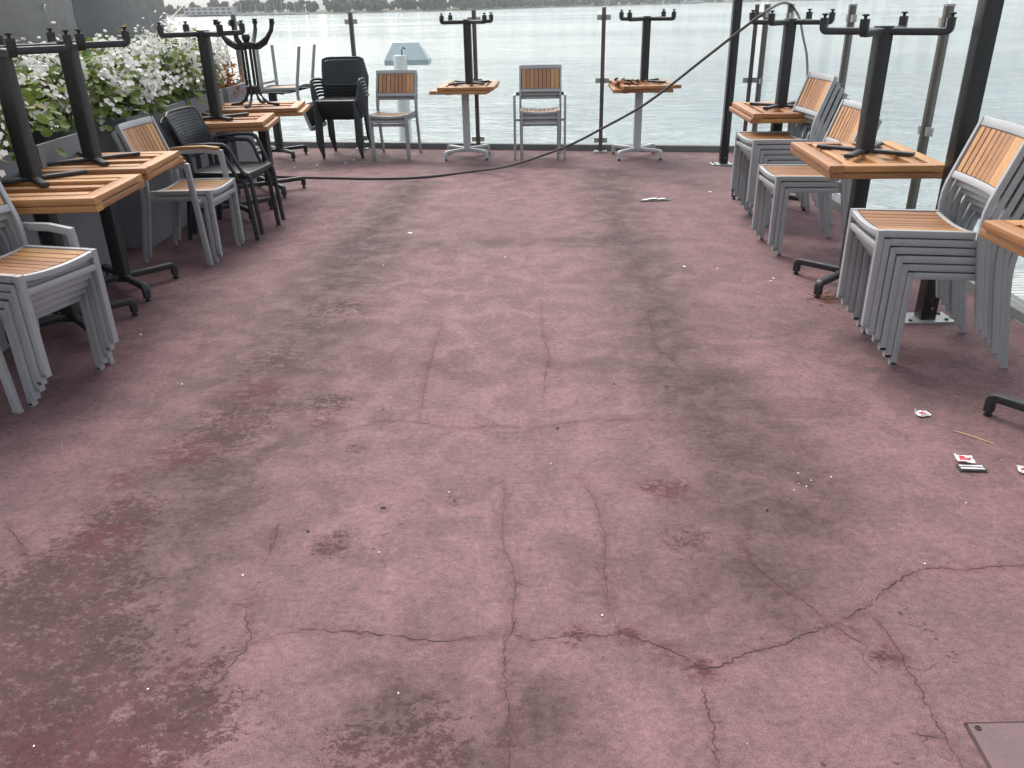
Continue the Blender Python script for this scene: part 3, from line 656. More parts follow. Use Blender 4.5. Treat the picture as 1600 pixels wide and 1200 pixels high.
# ------------------------------------------------------------ tables
TH = 0.74
def tabletop_mesh(L, W_, rr):
    """slatted teak top, long side along local X; upper face at TH, battens show on the underside"""
    mb = MB(); fw = 0.075; t = 0.034; z = TH - t/2
    def piece(p0, p1, w_, h_, mat): mb.mat = mat; mb.rnd = rr.random(); mb.bar(p0, p1, w_, h_, r=0.005)
    for sg in (-1, 1):
        piece((-L/2, sg*(W_-fw)/2, z), (L/2, sg*(W_-fw)/2, z), fw, t, 0)
        piece((sg*(L-fw)/2, -W_/2+fw+.001, z), (sg*(L-fw)/2, W_/2-fw-.001, z), fw, t-0.001, 1)
    nb = 3; inner = W_-2*fw
    for i in range(nb):
        y = -inner/2 + (i+0.5+ (i-1)*0.12)*inner/nb
        piece((-L/2+fw+.001, y, z-0.003), (L/2-fw-.001, y, z-0.003), 0.058, t-0.007, 0)
    n = int((L-2*fw)/0.032)
    for i in range(n):
        x = -(L-2*fw)/2 + (i+0.5)*(L-2*fw)/n
        piece((x, -inner/2+.001, TH-0.0065), (x, inner/2-.001, TH-0.0065), 0.028, 0.011, 1)
    return mb
def arm_path(a0=0.036, a1=0.318, z=0.088, z0=0.022, rb=0.022):
    pts = [(a0, 0, z), (a1-rb, 0, z)]
    for i in range(1, 5):
        a = R(90 - 90*i/4); pts.append((a1-rb + rb*math.cos(a), 0, z-rb + rb*math.sin(a)))
    pts.append((a1, 0, z0)); return pts
def rotz(pts, a): return [(x*math.cos(a)-y*math.sin(a), x*math.sin(a)+y*math.cos(a), z) for x, y, z in pts]
def table(name, loc, rz, base_rot, label, cat='table', L=0.8, W_=0.6, metal='black', flip=False, group='slatted wooden bistro tables', style='cross', seed=1, pole_off=(0, 0)):
    rr = random.Random(seed)
    base_rot = rz - base_rot if flip else base_rot - rz
    e = empty(name, loc, rz, label=label, cat=cat, group=group)
    if flip: e.location.z = 2*TH + 0.003; e.rotation_euler = (math.pi, 0, rz)
    px, py = pole_off; off = lambda pts: [(x+px, y+py, z) for x, y, z in pts]
    if style == 'thin':
        mb = MB(); mb.box((0, 0, TH-0.006), (L, W_, 0.012), 0.003); mb.build('tabletop', 'rubber', e)
    else: tabletop_mesh(L, W_, rr).build('tabletop', ['tkx', 'tky'], e)
    zt = TH-0.036 if style != 'thin' else TH-0.013
    if style != 'iron':
        mb = MB()
        for a in (0, 1):
            d = base_rot + a*math.pi/2; mb.bar((px-.26*math.cos(d), py-.26*math.sin(d), zt-0.011-a*.002), (px+.26*math.cos(d), py+.26*math.sin(d), zt-0.011-a*.002), 0.042, 0.02, r=0.004)
        mb.build('bracket', 'black', e)
        mb = MB(); mb.sweep([(px, py, 0.062), (px, py, zt-0.02)], rrect(0.078, 0.078, 0.009, 3), side=(math.cos(base_rot+math.pi/4), math.sin(base_rot+math.pi/4), 0)); mb.build('pole', metal, e)
        for q in range(4):
            a = base_rot + q*math.pi/2; sd_ = (-math.sin(a), math.cos(a), 0)
            mb = MB(); mb.sweep(off(rotz(arm_path(), a)), rrect(0.042, 0.036, 0.008, 3), side=sd_); lg = mb.build('leg', metal, e)
            gx, gy = px+.318*math.cos(a), py+.318*math.sin(a)
            mb = MB(); mb.lathe([(0.014, 0.0), (0.017, 0.003), (0.017, 0.008), (0.008, 0.010), (0.008, 0.024)], (gx, gy, 0), 10); mb.build('glide', 'rubber', lg)
    else:
        mb = MB(); mb.lathe([(0.008, 0.60), (0.055, 0.60), (0.062, 0.585), (0.062, 0.545), (0.05, 0.535), (0.008, 0.535)], (0, 0, 0), 16)
        mb.build('collar', 'black', e); mb = MB(); mb.lathe([(0.002, 0.115), (0.03, 0.12), (0.038, 0.145), (0.03, 0.17), (0.02, 0.178), (0.07, 0.185), (0.07, 0.215), (0.06, 0.235), (0.01, 0.24)], (0, 0, 0), 16); mb.build('hub', 'black', e)
        for q in range(4):
            a = base_rot + q*math.pi/2
            mb = MB(); mb.tube(rotz([(0.052, 0, 0.21), (0.052, 0, 0.57)], a), 0.0125, 8); mb.build('rod', 'black', e)
            mb = MB(); mb.tube(rotz([(0.05, 0, 0.56), (0.058, 0, 0.61), (0.085, 0, 0.655), (0.13, 0, 0.688), (0.22, 0, 0.697)], a), 0.0135, 8); mb.build('scroll', 'black', e)
            mb = MB(); mb.tube(rotz([(0.06, 0, 0.215), (0.12, 0, 0.195), (0.19, 0, 0.15), (0.235, 0, 0.09), (0.25, 0, 0.03)], a), 0.019, 8)
            mb.tube(rotz([(0.05, 0.0, 0.235), (0.11, 0, 0.232), (0.175, 0, 0.195), (0.22, 0, 0.125)], a), 0.011, 8)
            lg = mb.build('leg', 'black', e)
            mb = MB(); mb.lathe([(0.022, 0.0), (0.024, 0.006), (0.016, 0.014), (0.022, 0.02), (0.022, 0.04), (0.012, 0.045)], (.25*math.cos(a), .25*math.sin(a), 0), 10); mb.build('foot_cap', 'rubber', lg)
    return e
G1, G2 = 'slatted tables standing upright', 'slatted tables stacked upside down'
def pair(lo, hi, lab_lo, lab_hi, seed, lo_base=R(45), hi_base=R(45), lo_rz=0, hi_rz=0, lo_kw={}, hi_kw={}):
    if lo: table('bistro_table', (lo[0], lo[1], 0), lo_rz, lo_base, lab_lo, seed=seed, group=G1, **{'W_': 0.615, 'L': 0.815, **lo_kw})
    if hi: table('bistro_table', (hi[0], hi[1], 0), hi_rz, hi_base, lab_hi, seed=seed+50, flip=True, group=G2, **hi_kw)
q90 = R(90)
pair((-2.47, 2.86), None, 'slatted table at the left picture edge, only one black foot showing', '', 1, R(35))
pair((-2.44, 4.10), (-2.43, 4.08), 'slatted table under the near left upturned table', 'near left upturned slatted table lying beside the white flowers', 2, R(43), R(40), R(2), R(2), dict(L=0.99, pole_off=(0.08, 0.02)), dict(L=0.98, pole_off=(-0.02, -0.18)))
pair((-2.42, 4.87), (-2.41, 4.84), 'slatted table beside the stacked silver armchair', 'second upturned slatted table on the left, next to silver chairs', 3, R(45), R(39), R(2), R(3), dict(pole_off=(0.04, -0.06)), {})
pair((-2.28, 6.76), (-2.30, 6.74), 'slatted table behind the black plastic armchairs', 'upturned slatted table behind the two black plastic armchairs', 4, R(40), R(41), R(6), R(6))
pair((-2.22, 7.68), (-2.25, 7.66), 'slatted table carrying the wrought iron base table', 'upturned slatted table with ornate wrought iron base', 5, R(35), R(-6), R(6), R(6), {}, dict(style='iron'))
table('thin_top_table', (-2.62, 9.62, 0), R(-8), R(40), 'black thin topped table under the upside down silver chair', L=0.66, W_=0.66, style='thin', group=None, seed=9)
pair((-0.45, 9.40), (-0.40, 9.40), 'pale based slatted table by the lake fence, under the left upturned one', 'upturned black based table by the lake fence next to the white hooded bollard', 6, R(44), R(37), q90+R(-8), q90+R(-4), dict(metal='whitealu'), {})
pair((1.43, 9.2), (1.47, 9.17), 'pale based slatted table by the lake fence, under the dry leaves', 'upturned black based table by the lake fence with dry leaves on it', 7, R(46), R(-42), q90+R(-3), q90+R(4), dict(metal='whitealu'), {})
pair((2.17, 6.76), (2.18, 6.75), 'slatted table behind the far right stack of silver chairs', 'upturned slatted table holding the draped cable on its leg', 8, R(45), R(-43), q90+R(-3), q90+R(-3))
pair((2.0, 4.62), (1.98, 4.60), 'slatted table between the right hand chair stacks', 'upturned slatted table between the middle and near right chair stacks', 9, R(42), R(-40), q90+R(-4), q90+R(-4))
pair((2.14, 2.68), (2.12, 2.66), 'slatted table at the right picture edge with one black foot showing', 'upturned slatted table cut by the right picture edge', 10, R(38), R(45), q90, q90)

# ------------------------------------------------------------ silver chairs (local: facing +X, floor at z 0)
def silver_chair(name, label, arms=None):
    e = empty(name, (0, 0, 0), 0, label=label, cat='armchair' if arms else 'chair')
    fy, ry = 0.20, 0.2225
    for sg in (-1, 1):
        mb = MB(); mb.sweep([(0.215, sg*fy, 0.004), (0.215, sg*fy, 0.449)], rrect(0.029, 0.0285, 0.0022), side=(0, 1, 0)); lg = mb.build('leg', 'alu', e)
        mb = MB(); mb.box((0.215, sg*fy, 0.0075), (0.0275, 0.029, 0.015), 0.003); mb.build('foot_cap', 'cap', lg)
    prof = [(-0.275, 0.004), (-0.245, 0.16), (-0.212, 0.33), (-0.198, 0.42), (-0.194, 0.48), (-0.197, 0.53), (-0.207, 0.575), (-0.222, 0.62), (-0.306, 0.862)]
    for sg in (-1, 1):
        mb = MB(); mb.sweep([(x, sg*ry, z) for x, z in prof], rrect(0.022, 0.029, 0.0022), side=(0, 1, 0)); lg = mb.build('leg', 'alu', e)
        mb = MB(); mb.box((-0.2755, sg*ry, 0.0075), (0.0285, 0.023, 0.015), 0.003); mb.build('foot_cap', 'cap', lg)
    # seat frame: side rails, dipped front and back rails, straight lower front rail
    mb = MB(); dip = lambda y: -0.016*(1-(y/0.2)**2)
    for sg in (-1, 1):
        mb.bar((0.201, sg*0.201, 0.435), (-0.178, sg*0.203, 0.427), 0.024, 0.031, r=0.0022)
    ys = [-0.186 + 0.372*i/8 for i in range(9)]
    mb.sweep([(0.215, y, 0.434 + dip(y)) for y in ys], rrect(0.026, 0.028, 0.003), up=(0, 0, 1))
    mb.sweep([(-0.170, y, 0.427 + dip(y)) for y in ys], rrect(0.022, 0.028, 0.003), up=(0, 0, 1))
    mb.bar((0.215, -0.186, 0.372), (0.215, 0.186, 0.372), 0.025, 0.028, r=0.003)
    mb.build('seat_frame', 'alu', e)
    mb = MB(); rr = random.Random(4); nsl = 8
    for i in range(nsl):
        y = -0.189 + 0.378*(i+.5)/nsl; mb.rnd = rr.random()
        tilt = 0.032*y/0.2*5*0.2
        mb.sweep([(0.199, y, 0.442+dip(y)), (-0.158, y, 0.433+dip(y))], rrect(0.0425, 0.012, 0.003), up=(0, -2*0.016*y/0.04, 1))
    mb.build('seat', 'seatx', e)
    bx = lambda z: -0.222 - (z-0.62)*0.3471
    bul = lambda y: -0.012*(1-(y/0.21)**2)
    mb = MB(); ys = [-0.212 + 0.424*i/8 for i in range(9)]
    mb.sweep([(bx(0.848)+bul(y), y, 0.848) for y in ys], rrect(0.020, 0.042, 0.004), up=(-0.33, 0, 0.94))
    mb.sweep([(bx(0.610)+bul(y), y, 0.610) for y in ys], rrect(0.020, 0.034, 0.004), up=(-0.33, 0, 0.94))
    mb.build('back_frame', 'alu', e)
    mb = MB(); nb = 9
    for i in range(nb):
        y = -0.206 + 0.412*(i+.5)/nb; mb.rnd = rr.random()
        mb.sweep([(bx(0.629)+bul(y)+.002, y, 0.629), (bx(0.826)+bul(y)+.002, y, 0.826)], rrect(0.0415, 0.012, 0.003), side=(0.001, 1, 0))
    mb.mat = 1; mb.sweep([(bx(0.727)+bul(y)-.0065, y, 0.727) for y in ys], rrect(0.003, 0.205, 0.001), up=(-0.33, 0, 0.94)); mb.mat = 0  # added dark sheet, stops light showing through the slat gaps
    mb.build('backrest', ['tkz', 'rubber'], e)
    if arms:
        for sg in (-1, 1):
            y = sg*0.272
            mb = MB(); mb.sweep([(-0.243, sg*0.236, 0.645), (-0.22, y, 0.650), (-0.1, y, 0.663), (0.05, y, 0.668), (0.165, y, 0.655), (0.205, y, 0.004)], rrect(0.026, 0.036, 0.003), side=(0, 1, 0)); am = mb.build('armrest', 'alu', e)
            mb = MB(); mb.box((0.205, y, 0.0075), (0.037, 0.028, 0.015), 0.003); mb.build('foot_cap', 'cap', am)
            mb = MB(); mb.bar((0.19, y, 0.42), (0.19, sg*0.214, 0.42), 0.024, 0.024); mb.build('spacer', 'alu', am)
            if arms == 'wood':
                mb = MB(); mb.rnd = 0.55; mb.sweep([(-0.215, y, 0.676), (-0.1, y, 0.687), (0.05, y, 0.692), (0.158, y, 0.681)], rrect(0.044, 0.018, 0.004), side=(0, 1, 0)); mb.build('arm_pad', 'seatx', am)
    return e
protos = {}
def put_chair(kind, loc, rz, label, group):
    if kind not in protos:
        o = silver_chair('silver_chair' if kind == 'plain' else 'silver_armchair', label, None if kind == 'plain' else kind); protos[kind] = o
    else:
        o = copy_tree(protos[kind]); o['label'] = label
    o.location = loc; o.rotation_euler = (0, 0, rz)
    if group: o['group'] = group
    return o
ORD = ['bottom', 'second', 'third', 'fourth', 'fifth', 'sixth']
STEP_UP, STEP_FW = 0.038, 0.031
def chair_stack(x, y, rz, kinds, where, group):
    n = len(kinds); dx, dy = math.cos(rz), math.sin(rz)
    for i, kd in enumerate(kinds):
        pos = 'topmost' if i == n-1 else ('bottom' if i == 0 else ORD[i] + ' from bottom')
        what = 'silver chair' if kd == 'plain' else 'silver armchair'
        put_chair(kd, (x + dx*STEP_FW*i + random.uniform(-.002, .002), y + dy*STEP_FW*i + random.uniform(-.004, .004), STEP_UP*i), rz + random.uniform(-.006, .006), '%s %s, %s' % (pos, what, where), group)
chair_stack(2.01, 3.635, R(175), ['plain']*6, 'in the near right stack beside the black post', 'near right stack of silver chairs')
chair_stack(2.02, 5.47, R(180), ['plain']*3, 'in the short stack behind the right slatted table', 'short right stack of silver chairs')
chair_stack(2.15, 6.25, R(183), ['plain']*6, 'in the far right stack in front of the cable table', 'far right stack of silver chairs')
chair_stack(-2.25, 3.46, R(-18), ['bare', 'plain', 'plain', 'plain', 'plain'], 'in the near left stack by the first slatted table', 'near left stack of silver chairs')
chair_stack(-2.20, 5.60, R(-5), ['wood', 'plain'], 'in the left pair with wood topped arms', 'left pair of silver chairs')
chair_stack(-1.27, 9.52, R(-97), ['plain']*2, 'in the pair in front of the white hooded bollard', 'pair of silver chairs by the lake')
chair_stack(0.37, 9.33, R(-93), ['bare', 'plain', 'plain'], 'in the lakeside stack between the two pale based tables', 'lakeside stack of silver chairs')
o = put_chair('plain', (-2.43, 9.60, TH+0.452), R(0), 'single silver chair turned upside down on the black topped table', None)
o.rotation_euler = (math.pi, 0, R(171))

# ------------------------------------------------------------ black plastic armchairs
def plastic_chair(label):
    e = empty('plastic_armchair', (0, 0, 0), 0, label=label, cat='armchair')
    r_ = 0.0165
    for sg in (-1, 1):
        mb = MB(); mb.tube([(0.262, sg*0.222, 0.002), (0.240, sg*0.221, 0.30), (0.232, sg*0.219, 0.405), (0.218, sg*0.21, 0.437), (0.185, sg*0.205, 0.449)], r_, 10); mb.build('leg', 'plastic', e)
        mb = MB(); mb.tube([(-0.262, sg*0.225, 0.002), (-0.225, sg*0.218, 0.25), (-0.200, sg*0.212, 0.43), (-0.205, sg*0.215, 0.55), (-0.228, sg*0.222, 0.66)], r_, 10); mb.build('leg', 'plastic', e)
        mb = MB(); mb.tube([(-0.222, sg*0.228, 0.63), (-0.17, sg*0.252, 0.648), (0.0, sg*0.268, 0.658), (0.085, sg*0.268, 0.655), (0.115, sg*0.267, 0.638), (0.135, sg*0.264, 0.60), (0.185, sg*0.245, 0.47), (0.20, sg*0.232, 0.43)], 0.0135, 10); mb.build('armrest', 'plastic', e)
    mb = MB(); n = 8
    for i in range(n+1): pass
    out = []
    for cx, cy, a0 in ((0.195, 0.185, 0), (-0.17, 0.175, 90), (-0.17, -0.175, 180), (0.195, -0.185, 270)):
        for i in range(5): a = R(a0 + 90*i/4); out.append((cx + 0.035*math.cos(a), cy + 0.035*math.sin(a)))
    mb.slab(out, 0.418, 0.452); mb.tube([(x*0.985, y*0.985, 0.443) for x, y in out], 0.0125, 8, closed=True, up=(0, 0, 1)); mb.build('seat', 'plastic', e)
    # perforated shell backrest
    nu, nv = 20, 15; W_, z0, z1 = 0.232, 0.575, 0.862
    def bp(u, v):
        hw = W_*(0.93 + 0.07*math.sin(math.pi*min(1, v*1.4)/2)); y = hw*u
        zz = z0 + (z1-z0)*v
        c_ = 1 - max(0, (abs(u)-0.72)/0.28)**2.2*0.16*(1 if v > 0.5 else 0.5)
        zz = (z0+z1)/2 + (zz-(z0+z1)/2)*c_
        x = -0.232 - 0.07*v - 0.03*v*v + 0.035*u*u - 0.015
        return Vector((x, y, zz))
    mb = MB(); nrm = Vector((1, 0, 0.3)).normalized()*0.0035
    def ring_faces(A, H, flip):
        for q in range(4):
            f = [A[q], A[(q+1) % 4], H[(q+1) % 4], H[q]]
            mb.poly(f[::-1] if flip else f)
    for j in range(nv):
        for i in range(nu):
            c4 = [bp(-1+2*a/nu, b/nv) for a, b in ((i, j), (i+1, j), (i+1, j+1), (i, j+1))]
            if 0 < i < nu-1 and 0 < j < nv-1:
                ce = sum(c4, Vector())/4; h4 = [ce + (p-ce)*0.5 for p in c4]
                F, Hf = [p+nrm for p in c4], [p+nrm for p in h4]; Bk, Hb = [p-nrm for p in c4], [p-nrm for p in h4]
                ring_faces(F, Hf, False); ring_faces(Bk, Hb, True)
                for q in range(4): mb.poly([Hf[q], Hf[(q+1) % 4], Hb[(q+1) % 4], Hb[q]])
            else: mb.poly([p+nrm for p in c4]); mb.poly([p-nrm for p in reversed(c4)])
    o_ = mb.build('backrest', 'plastic', e, smooth=False)
    loop = [bp(-1+2*i/12, 0) for i in range(13)] + [bp(1, j/8) for j in range(1, 8)] + [bp(1-2*i/12, 1) for i in range(13)] + [bp(-1, 1-j/8) for j in range(1, 8)]
    mb = MB(); mb.tube(loop, 0.011, 8, closed=True, up=(1, 0, 0)); mb.build('rim', 'plastic', o_)
    return e
pc = None
def plastic_stack(x, y, rz, n, where, group, up=0.042, fw_=0.045):
    global pc
    for i in range(n):
        pos = 'topmost' if i == n-1 else ('bottom' if i == 0 else ORD[i] + ' from bottom')
        lab = '%s black plastic armchair, %s' % (pos, where)
        if pc is None: pc = o_ = plastic_chair(lab)
        else: o_ = copy_tree(pc); o_['label'] = lab
        o_.location = (x + math.cos(rz)*fw_*i, y + math.sin(rz)*fw_*i, up*i); o_.rotation_euler = (0, 0, rz); o_['group'] = group
plastic_stack(-2.11, 6.18, R(-6), 2, 'in the left pair in front of the planters', 'left pair of black plastic armchairs')
plastic_stack(-1.85, 9.72, R(-94), 6, 'in the tall lakeside stack left of the bollard', 'tall stack of black plastic armchairs', 0.037, 0.035)

# ------------------------------------------------------------ bollard with slanted hood outside the fence
e = empty('hooded_bollard', (-1.33, 11.0, -1.6), 0, label='white round bollard with pale blue slanted hood outside the glass fence', cat='bollard')
mb = MB(); mb.lathe([(0.085, -0.4), (0.085, 2.585), (0.075, 2.6), (0.01, 2.6)], (0, 0, 0), 20); mb.build('column', 'white', e)
mb = MB(); b = 0; hx, hy = 0.29, 0.17
lowr = [(-.20, -.17), (.36, -.17), (.36, .22), (-.20, .22)]; topr = [(-.10, .0), (.22, .0), (.22, .16), (-.10, .16)]
mb.v += [Vector((x, y+.17, 2.48)) for x, y in lowr] + [Vector((x, y+.17, 2.54)) for x, y in lowr] + [Vector((x, y+.17, 2.74)) for x, y in topr]
mb.face((3, 2, 1, 0)); mb.face((8, 9, 10, 11))
for lv in range(2):
    for i in range(4): mb.face((lv*4+i, lv*4+(i+1) % 4, lv*4+4+(i+1) % 4, lv*4+4+i))
mb.build('hood', 'hood', e, smooth=False)
mb = MB(); mb.tube([(0.03, -.02, 2.6), (0.03, -.02, 2.66), (0.05, -.02, 2.69), (0.08, -.02, 2.67)], 0.008, 6); mb.build('hook', 'black', e)

# ------------------------------------------------------------ cable
def smooth_path(pts, n=6):
    P = [Vector(p) for p in pts]; out = []
    for i in range(len(P)-1):
        p0 = P[max(0, i-1)]; p1 = P[i]; p2 = P[i+1]; p3 = P[min(len(P)-1, i+2)]
        for j in range(n):
            t = j/n; out.append(0.5*((2*p1) + (p2-p0)*t + (2*p0-5*p1+4*p2-p3)*t*t + (3*p1-p0-3*p2+p3)*t**3))
    out.append(P[-1]); return out
cp = [(-3.0, 8.62, .012), (-2.3, 8.37, .012), (-1.76, 8.25, .012), (-1.36, 8.17, .012), (-0.98, 8.17, .012), (-.67, 8.27, .012), (-0.35, 8.44, 0.014), (0.043, 8.143, 0.121), (0.534, 7.773, 0.341), (0.859, 7.527, 0.539), (1.206, 7.265, 0.778), (1.592, 6.973, 1.133), (1.83, 6.794, 1.354), (1.945, 6.72, 1.452), (2.10, 7.0, 1.495), (2.4, 7.7, 1.525), (2.62, 8.22, 1.515), (2.70, 8.365, 1.495), (2.78, 8.36, 1.39), (2.83, 8.33, 1.22), (2.88, 8.3, 1.04), (2.92, 8.3, 0.75), (2.95, 8.3, 0.3), (2.97, 8.3, -0.6), (3.0, 8.3, -1.7)]
mb = MB(); mb.tube(smooth_path(cp), 0.0115, 8, up=(0.1, 0.2, 1)); tag(mb.build('cable', 'cable'), 'grey cable lying across the deck and rising to an upturned table leg', 'cable')

# ------------------------------------------------------------ litter and small things
def crumple(mb, n, size, rr, flat=0.35):
    for _ in range(n):
        p = Vector((rr.gauss(0, size), rr.gauss(0, size), abs(rr.gauss(0, size*flat*.5))+.004)); d = Vector((rr.uniform(-1, 1), rr.uniform(-1, 1), rr.uniform(-.2, .6)))
        mb.rnd = rr.random(); L = rr.uniform(.5, 1.3)*size; leaf(mb, p, d, Vector((rr.uniform(-.6, .6), rr.uniform(-.6, .6), 1)).normalized(), L*1.3, L*.8, rr.uniform(.1, .7))
rr = random.Random(31)
zt2 = TH + 0.0015 + 0.036
for (x, y, n, s_, lab) in ((1.42, 8.97, 50, .042, 'crumpled brown dry leaves heaped at the foot of the upturned table pole'), (1.22, 8.98, 45, .05, 'loose orange dry leaves on the left corner of the lakeside table')):
    mb = MB(); crumple(mb, n, s_, rr); o = mb.build('dry_leaves', 'deadleaf', smooth=False); o.location = (x, y, zt2); tag(o, lab, 'leaves', group='dry leaves on the lakeside table')
def sachet(x, y, rz, label, kind, size=(0.055, 0.042)):
    e = empty('sachet', (x, y, 0.002), rz, label=label, cat='sachet', group='litter sachets on the floor')
    W_, H_ = size; rr = random.Random(int(x*100+y*10)); mb = MB()
    n = 5; zz = [[0.003 + 0.010*rr.random()*(1 if kind != 'black' else .3) + (0.016 if (i == 0 and j == n) and kind == 'open' else 0) for i in range(n+1)] for j in range(n+1)]
    P = lambda u, v: Vector(((u-.5)*W_, (v-.5)*H_, np.interp(u*n, range(n+1), zz[int(round(v*n))])))
    b = len(mb.v)
    for j in range(n+1):
        for i in range(n+1): mb.v.append(Vector(((i/n-.5)*W_ + rr.uniform(-.0015, .0015), (j/n-.5)*H_ + rr.uniform(-.0015, .0015), zz[j][i])))
    for j in range(n):
        for i in range(n):
            core = kind != 'black' and 1 <= i <= 3 and 1 <= j <= 3
            mb.mat = 1 if core else 0; a = b+j*(n+1)+i; mb.face((a, a+1, a+n+2, a+n+1))
    mb.build('wrapper', ['paper' if kind != 'black' else 'blackpaper', 'red'], e, smooth=False)
    pr = MB()
    if kind == 'black':
        for row in (-.22, .2):
            xx = -0.40
            while xx < 0.38:
                L = rr.uniform(.03, .07); pr.box(((xx+L/2)*W_, row*H_, 0.0085), (L*W_, 0.26*H_, 0.001), 0.0002); xx += L+.018
    else:
        for row in (-.12, .02, .14):
            pr.box((.10*W_, row*H_, 0.0145), (0.22*W_, 0.07*H_, 0.001), 0.0002)
    pr.build('print', 'paper', e, smooth=False)
    return e
sachet(1.68, 2.94, R(10), 'torn red and white sachet lying farther from the skewer', 'open', (0.052, 0.04))
sachet(1.655, 2.56, R(-12), 'red and white sachet lying on top of the black sachet', 'flat', (0.062, 0.052)).location.z = 0.012
sachet(1.66, 2.515, R(-6), 'black sachet with white print under the red and white one', 'black', (0.10, 0.042))
sachet(1.845, 2.49, R(-20), 'white sachet cut by the right picture edge', 'flat', (0.055, 0.045))
mb = MB(); mb.tube([(1.74, 2.80, .004), (1.79, 2.745, .006), (1.84, 2.69, .003)], 0.0018, 6); tag(mb.build('skewer', 'bamboo'), 'thin bamboo skewer lying on the floor near the sachets', 'skewer')
mb = MB(); rr = random.Random(77)
def paper_bits(x, y, s_, lab, mat='paper', n=1, group='paper scraps on the floor', cat='scrap', name='paper_scrap', asp=0.7):
    mb = MB()
    for q in range(n):
        k_ = rr.randint(4, 6); a0 = rr.uniform(0, 6.28); ox, oy = (rr.gauss(0, s_*.8), rr.gauss(0, s_*.8)) if n > 1 else (0, 0)
        pts = [(ox + s_*rr.uniform(.6, 1.1)*math.cos(a0+6.283*i/k_), oy + asp*s_*rr.uniform(.6, 1.1)*math.sin(a0+6.283*i/k_)) for i in range(k_)]
        b = len(mb.v); mb.v += [Vector((px, py, 0.0015)) for px, py in pts] + [Vector((px*.9, py*.9, 0.002 + s_*rr.uniform(.0, .25))) for px, py in pts]
        mb.face(tuple(b+k_+i for i in range(k_)))
        for i in range(k_): mb.face((b+i, b+(i+1) % k_, b+k_+(i+1) % k_, b+k_+i))
    o = mb.build(name, mat, smooth=False); o.location = (x, y, 0.0005); o.rotation_euler = (0, 0, rr.uniform(0, 3)); return tag(o, lab, cat, group)
e = empty('napkin', (1.26, 7.0, 0.003), 0.1, label='torn black and white paper wrapper lying flat on the far floor', cat='wrapper')
mb = MB(); mb.slab([(-.13, -.03), (.02, -.045), (.13, -.05), (.14, .0), (.05, .04), (-.12, .03)], 0.001, 0.004); mb.build('sheet', 'blackpaper', e, smooth=False)
for q, (x, y) in enumerate(((-.07, .01), (0.0, .02), (.06, -.01), (-.03, -.005))):
    mb = MB(); mb.slab([(x-.035, y-.02), (x+.03, y-.012), (x+.035, y+.022), (x-.02, y+.018)], 0.0055+q*.003, 0.007+q*.003); mb.build('fragment', 'paper', e, smooth=False)
SPECKS = [(-0.83,1.99),(-1.97,4.03),(-0.43,2.09),(-0.23,2.43),(1.62,4.77),(1.13,5.05),(1.03,2.42),(1.06,2.46),(1.03,2.51),(1.01,2.44),(1.14,2.48),(-1.14,1.37),(-0.3,1.51),(-0.94,1.54),(0.24,1.78),(0.98,2.4),(-1.73,9.34),(-1.79,9.15),(-2.09,9.06),(-2.3,8.93),(-0.84,5.22),(-0.75,6.04),(1.33,5.0),(1.59,4.72),(-0.03,5.35),(-1.52,3.39),(2.03,3.98),(1.81,7.29),(1.24,1.98),(0.14,2.61),(1.53,2.30)]
for i, (x, y) in enumerate(SPECKS):
    s_ = (0.0042 if y < 3 else 0.009 if y < 6 else 0.022) * rr.uniform(.6, 1.3)
    if i in (1, 4, 5): s_ *= 1.5
    paper_bits(x, y, s_, 'tiny white scrap of paper lying on the pink floor')
DARK = [(-0.08,2.95),(-0.55,3.09),(-0.21,2.38),(1.2,4.03),(0.74,2.61),(0.18,2.89),(-0.45,2.34),(0.85,2.28),(0.69,3.26),(0.46,3.3),(-0.68,2.21),(-1.5,3.46),(1.81,4.46),(1.8,2.59),(1.92,3.12),(1.35,4.27)]
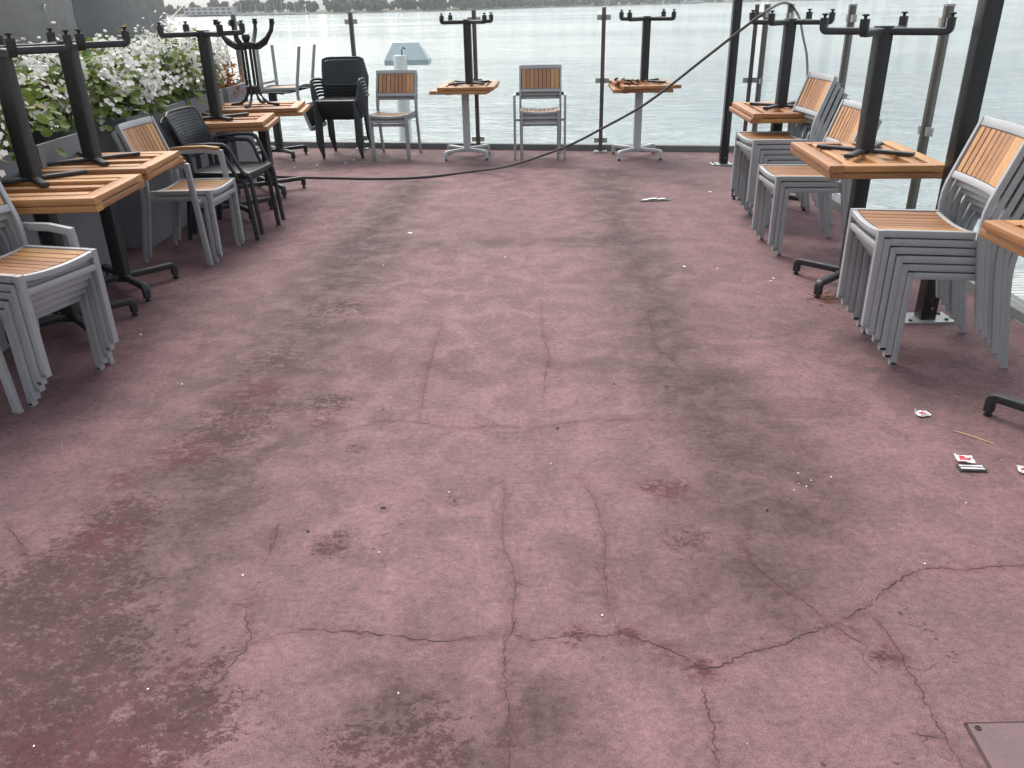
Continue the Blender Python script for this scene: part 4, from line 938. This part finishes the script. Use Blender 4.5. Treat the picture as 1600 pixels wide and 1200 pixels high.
for x, y in DARK:
    paper_bits(x, y, 0.009*rr.uniform(.6, 1.4), 'tiny dark crumb lying on the pink floor', 'twig', 1, 'dark crumbs on the floor', 'crumb', 'crumb', 0.45)
mb = MB(); rr2 = random.Random(5)
for _ in range(26):
    x, y, a = rr2.gauss(0, .05), rr2.gauss(0, .04), rr2.uniform(0, 3.1); L = rr2.uniform(.012, .035)
    mb.tube([(x-L*math.cos(a), y-L*math.sin(a), .003), (x+L*math.cos(a), y+L*math.sin(a), .004)], .0018, 5)
o = mb.build('pine_needles', 'deadleaf'); o.location = (1.80, 4.40, 0); tag(o, 'scatter of brown needles beside the black table foot', 'needles', kind='stuff')

# floor hatch, bottom right
e = empty('floor_hatch', (1.30, 1.08, 0), 0, label='concrete floor hatch with two screws at the lower right', cat='hatch')
mb = MB(); mb.slab([(-.285, -.4), (.4, -.4), (.4, .298), (-.243, .298)], 0.0, 0.0045); mb.build('cover', 'hatch', e, smooth=False)
mb = MB()
for a, b_ in (((-.288, -.4), (-.246, .301)), ((-.246, .301), (.4, .301))): mb.sweep([(a[0], a[1], .001), (b_[0], b_[1], .001)], [(-.004, -.0008), (.004, -.0008), (.004, .0008), (-.004, .0008)], up=(0, 0, 1))
mb.build('joint', 'crack', e, smooth=False)
for x, y in ((-.225, .285), (-.10, .285)):
    mb = MB(); mb.lathe([(0.0075, 0.0045), (0.0075, 0.0065), (0.004, 0.0065), (0.004, 0.005)], (x, y, 0), 12); mb.build('screw', 'twig', e)

# ------------------------------------------------------------ haze
k = NT('thin_haze'); vol = k.n('VolumePrincipled'); vol.inputs['Color'].default_value = (0.93, 0.95, 0.97, 1); vol.inputs['Density'].default_value = 0.00038; vol.inputs['Anisotropy'].default_value = 0.0
k.link(vol.outputs[0], k.out.inputs['Volume']); M['haze'] = k.m
HAZE = True
if HAZE:
    mb = MB(); mb.slab([(-1500, -60), (1500, -60), (1500, 1700), (-1500, 1700)], -2.9, 18.0)
    tag(mb.build('haze', 'haze', smooth=False), 'thin pale morning haze over the lake', 'haze', kind='stuff')
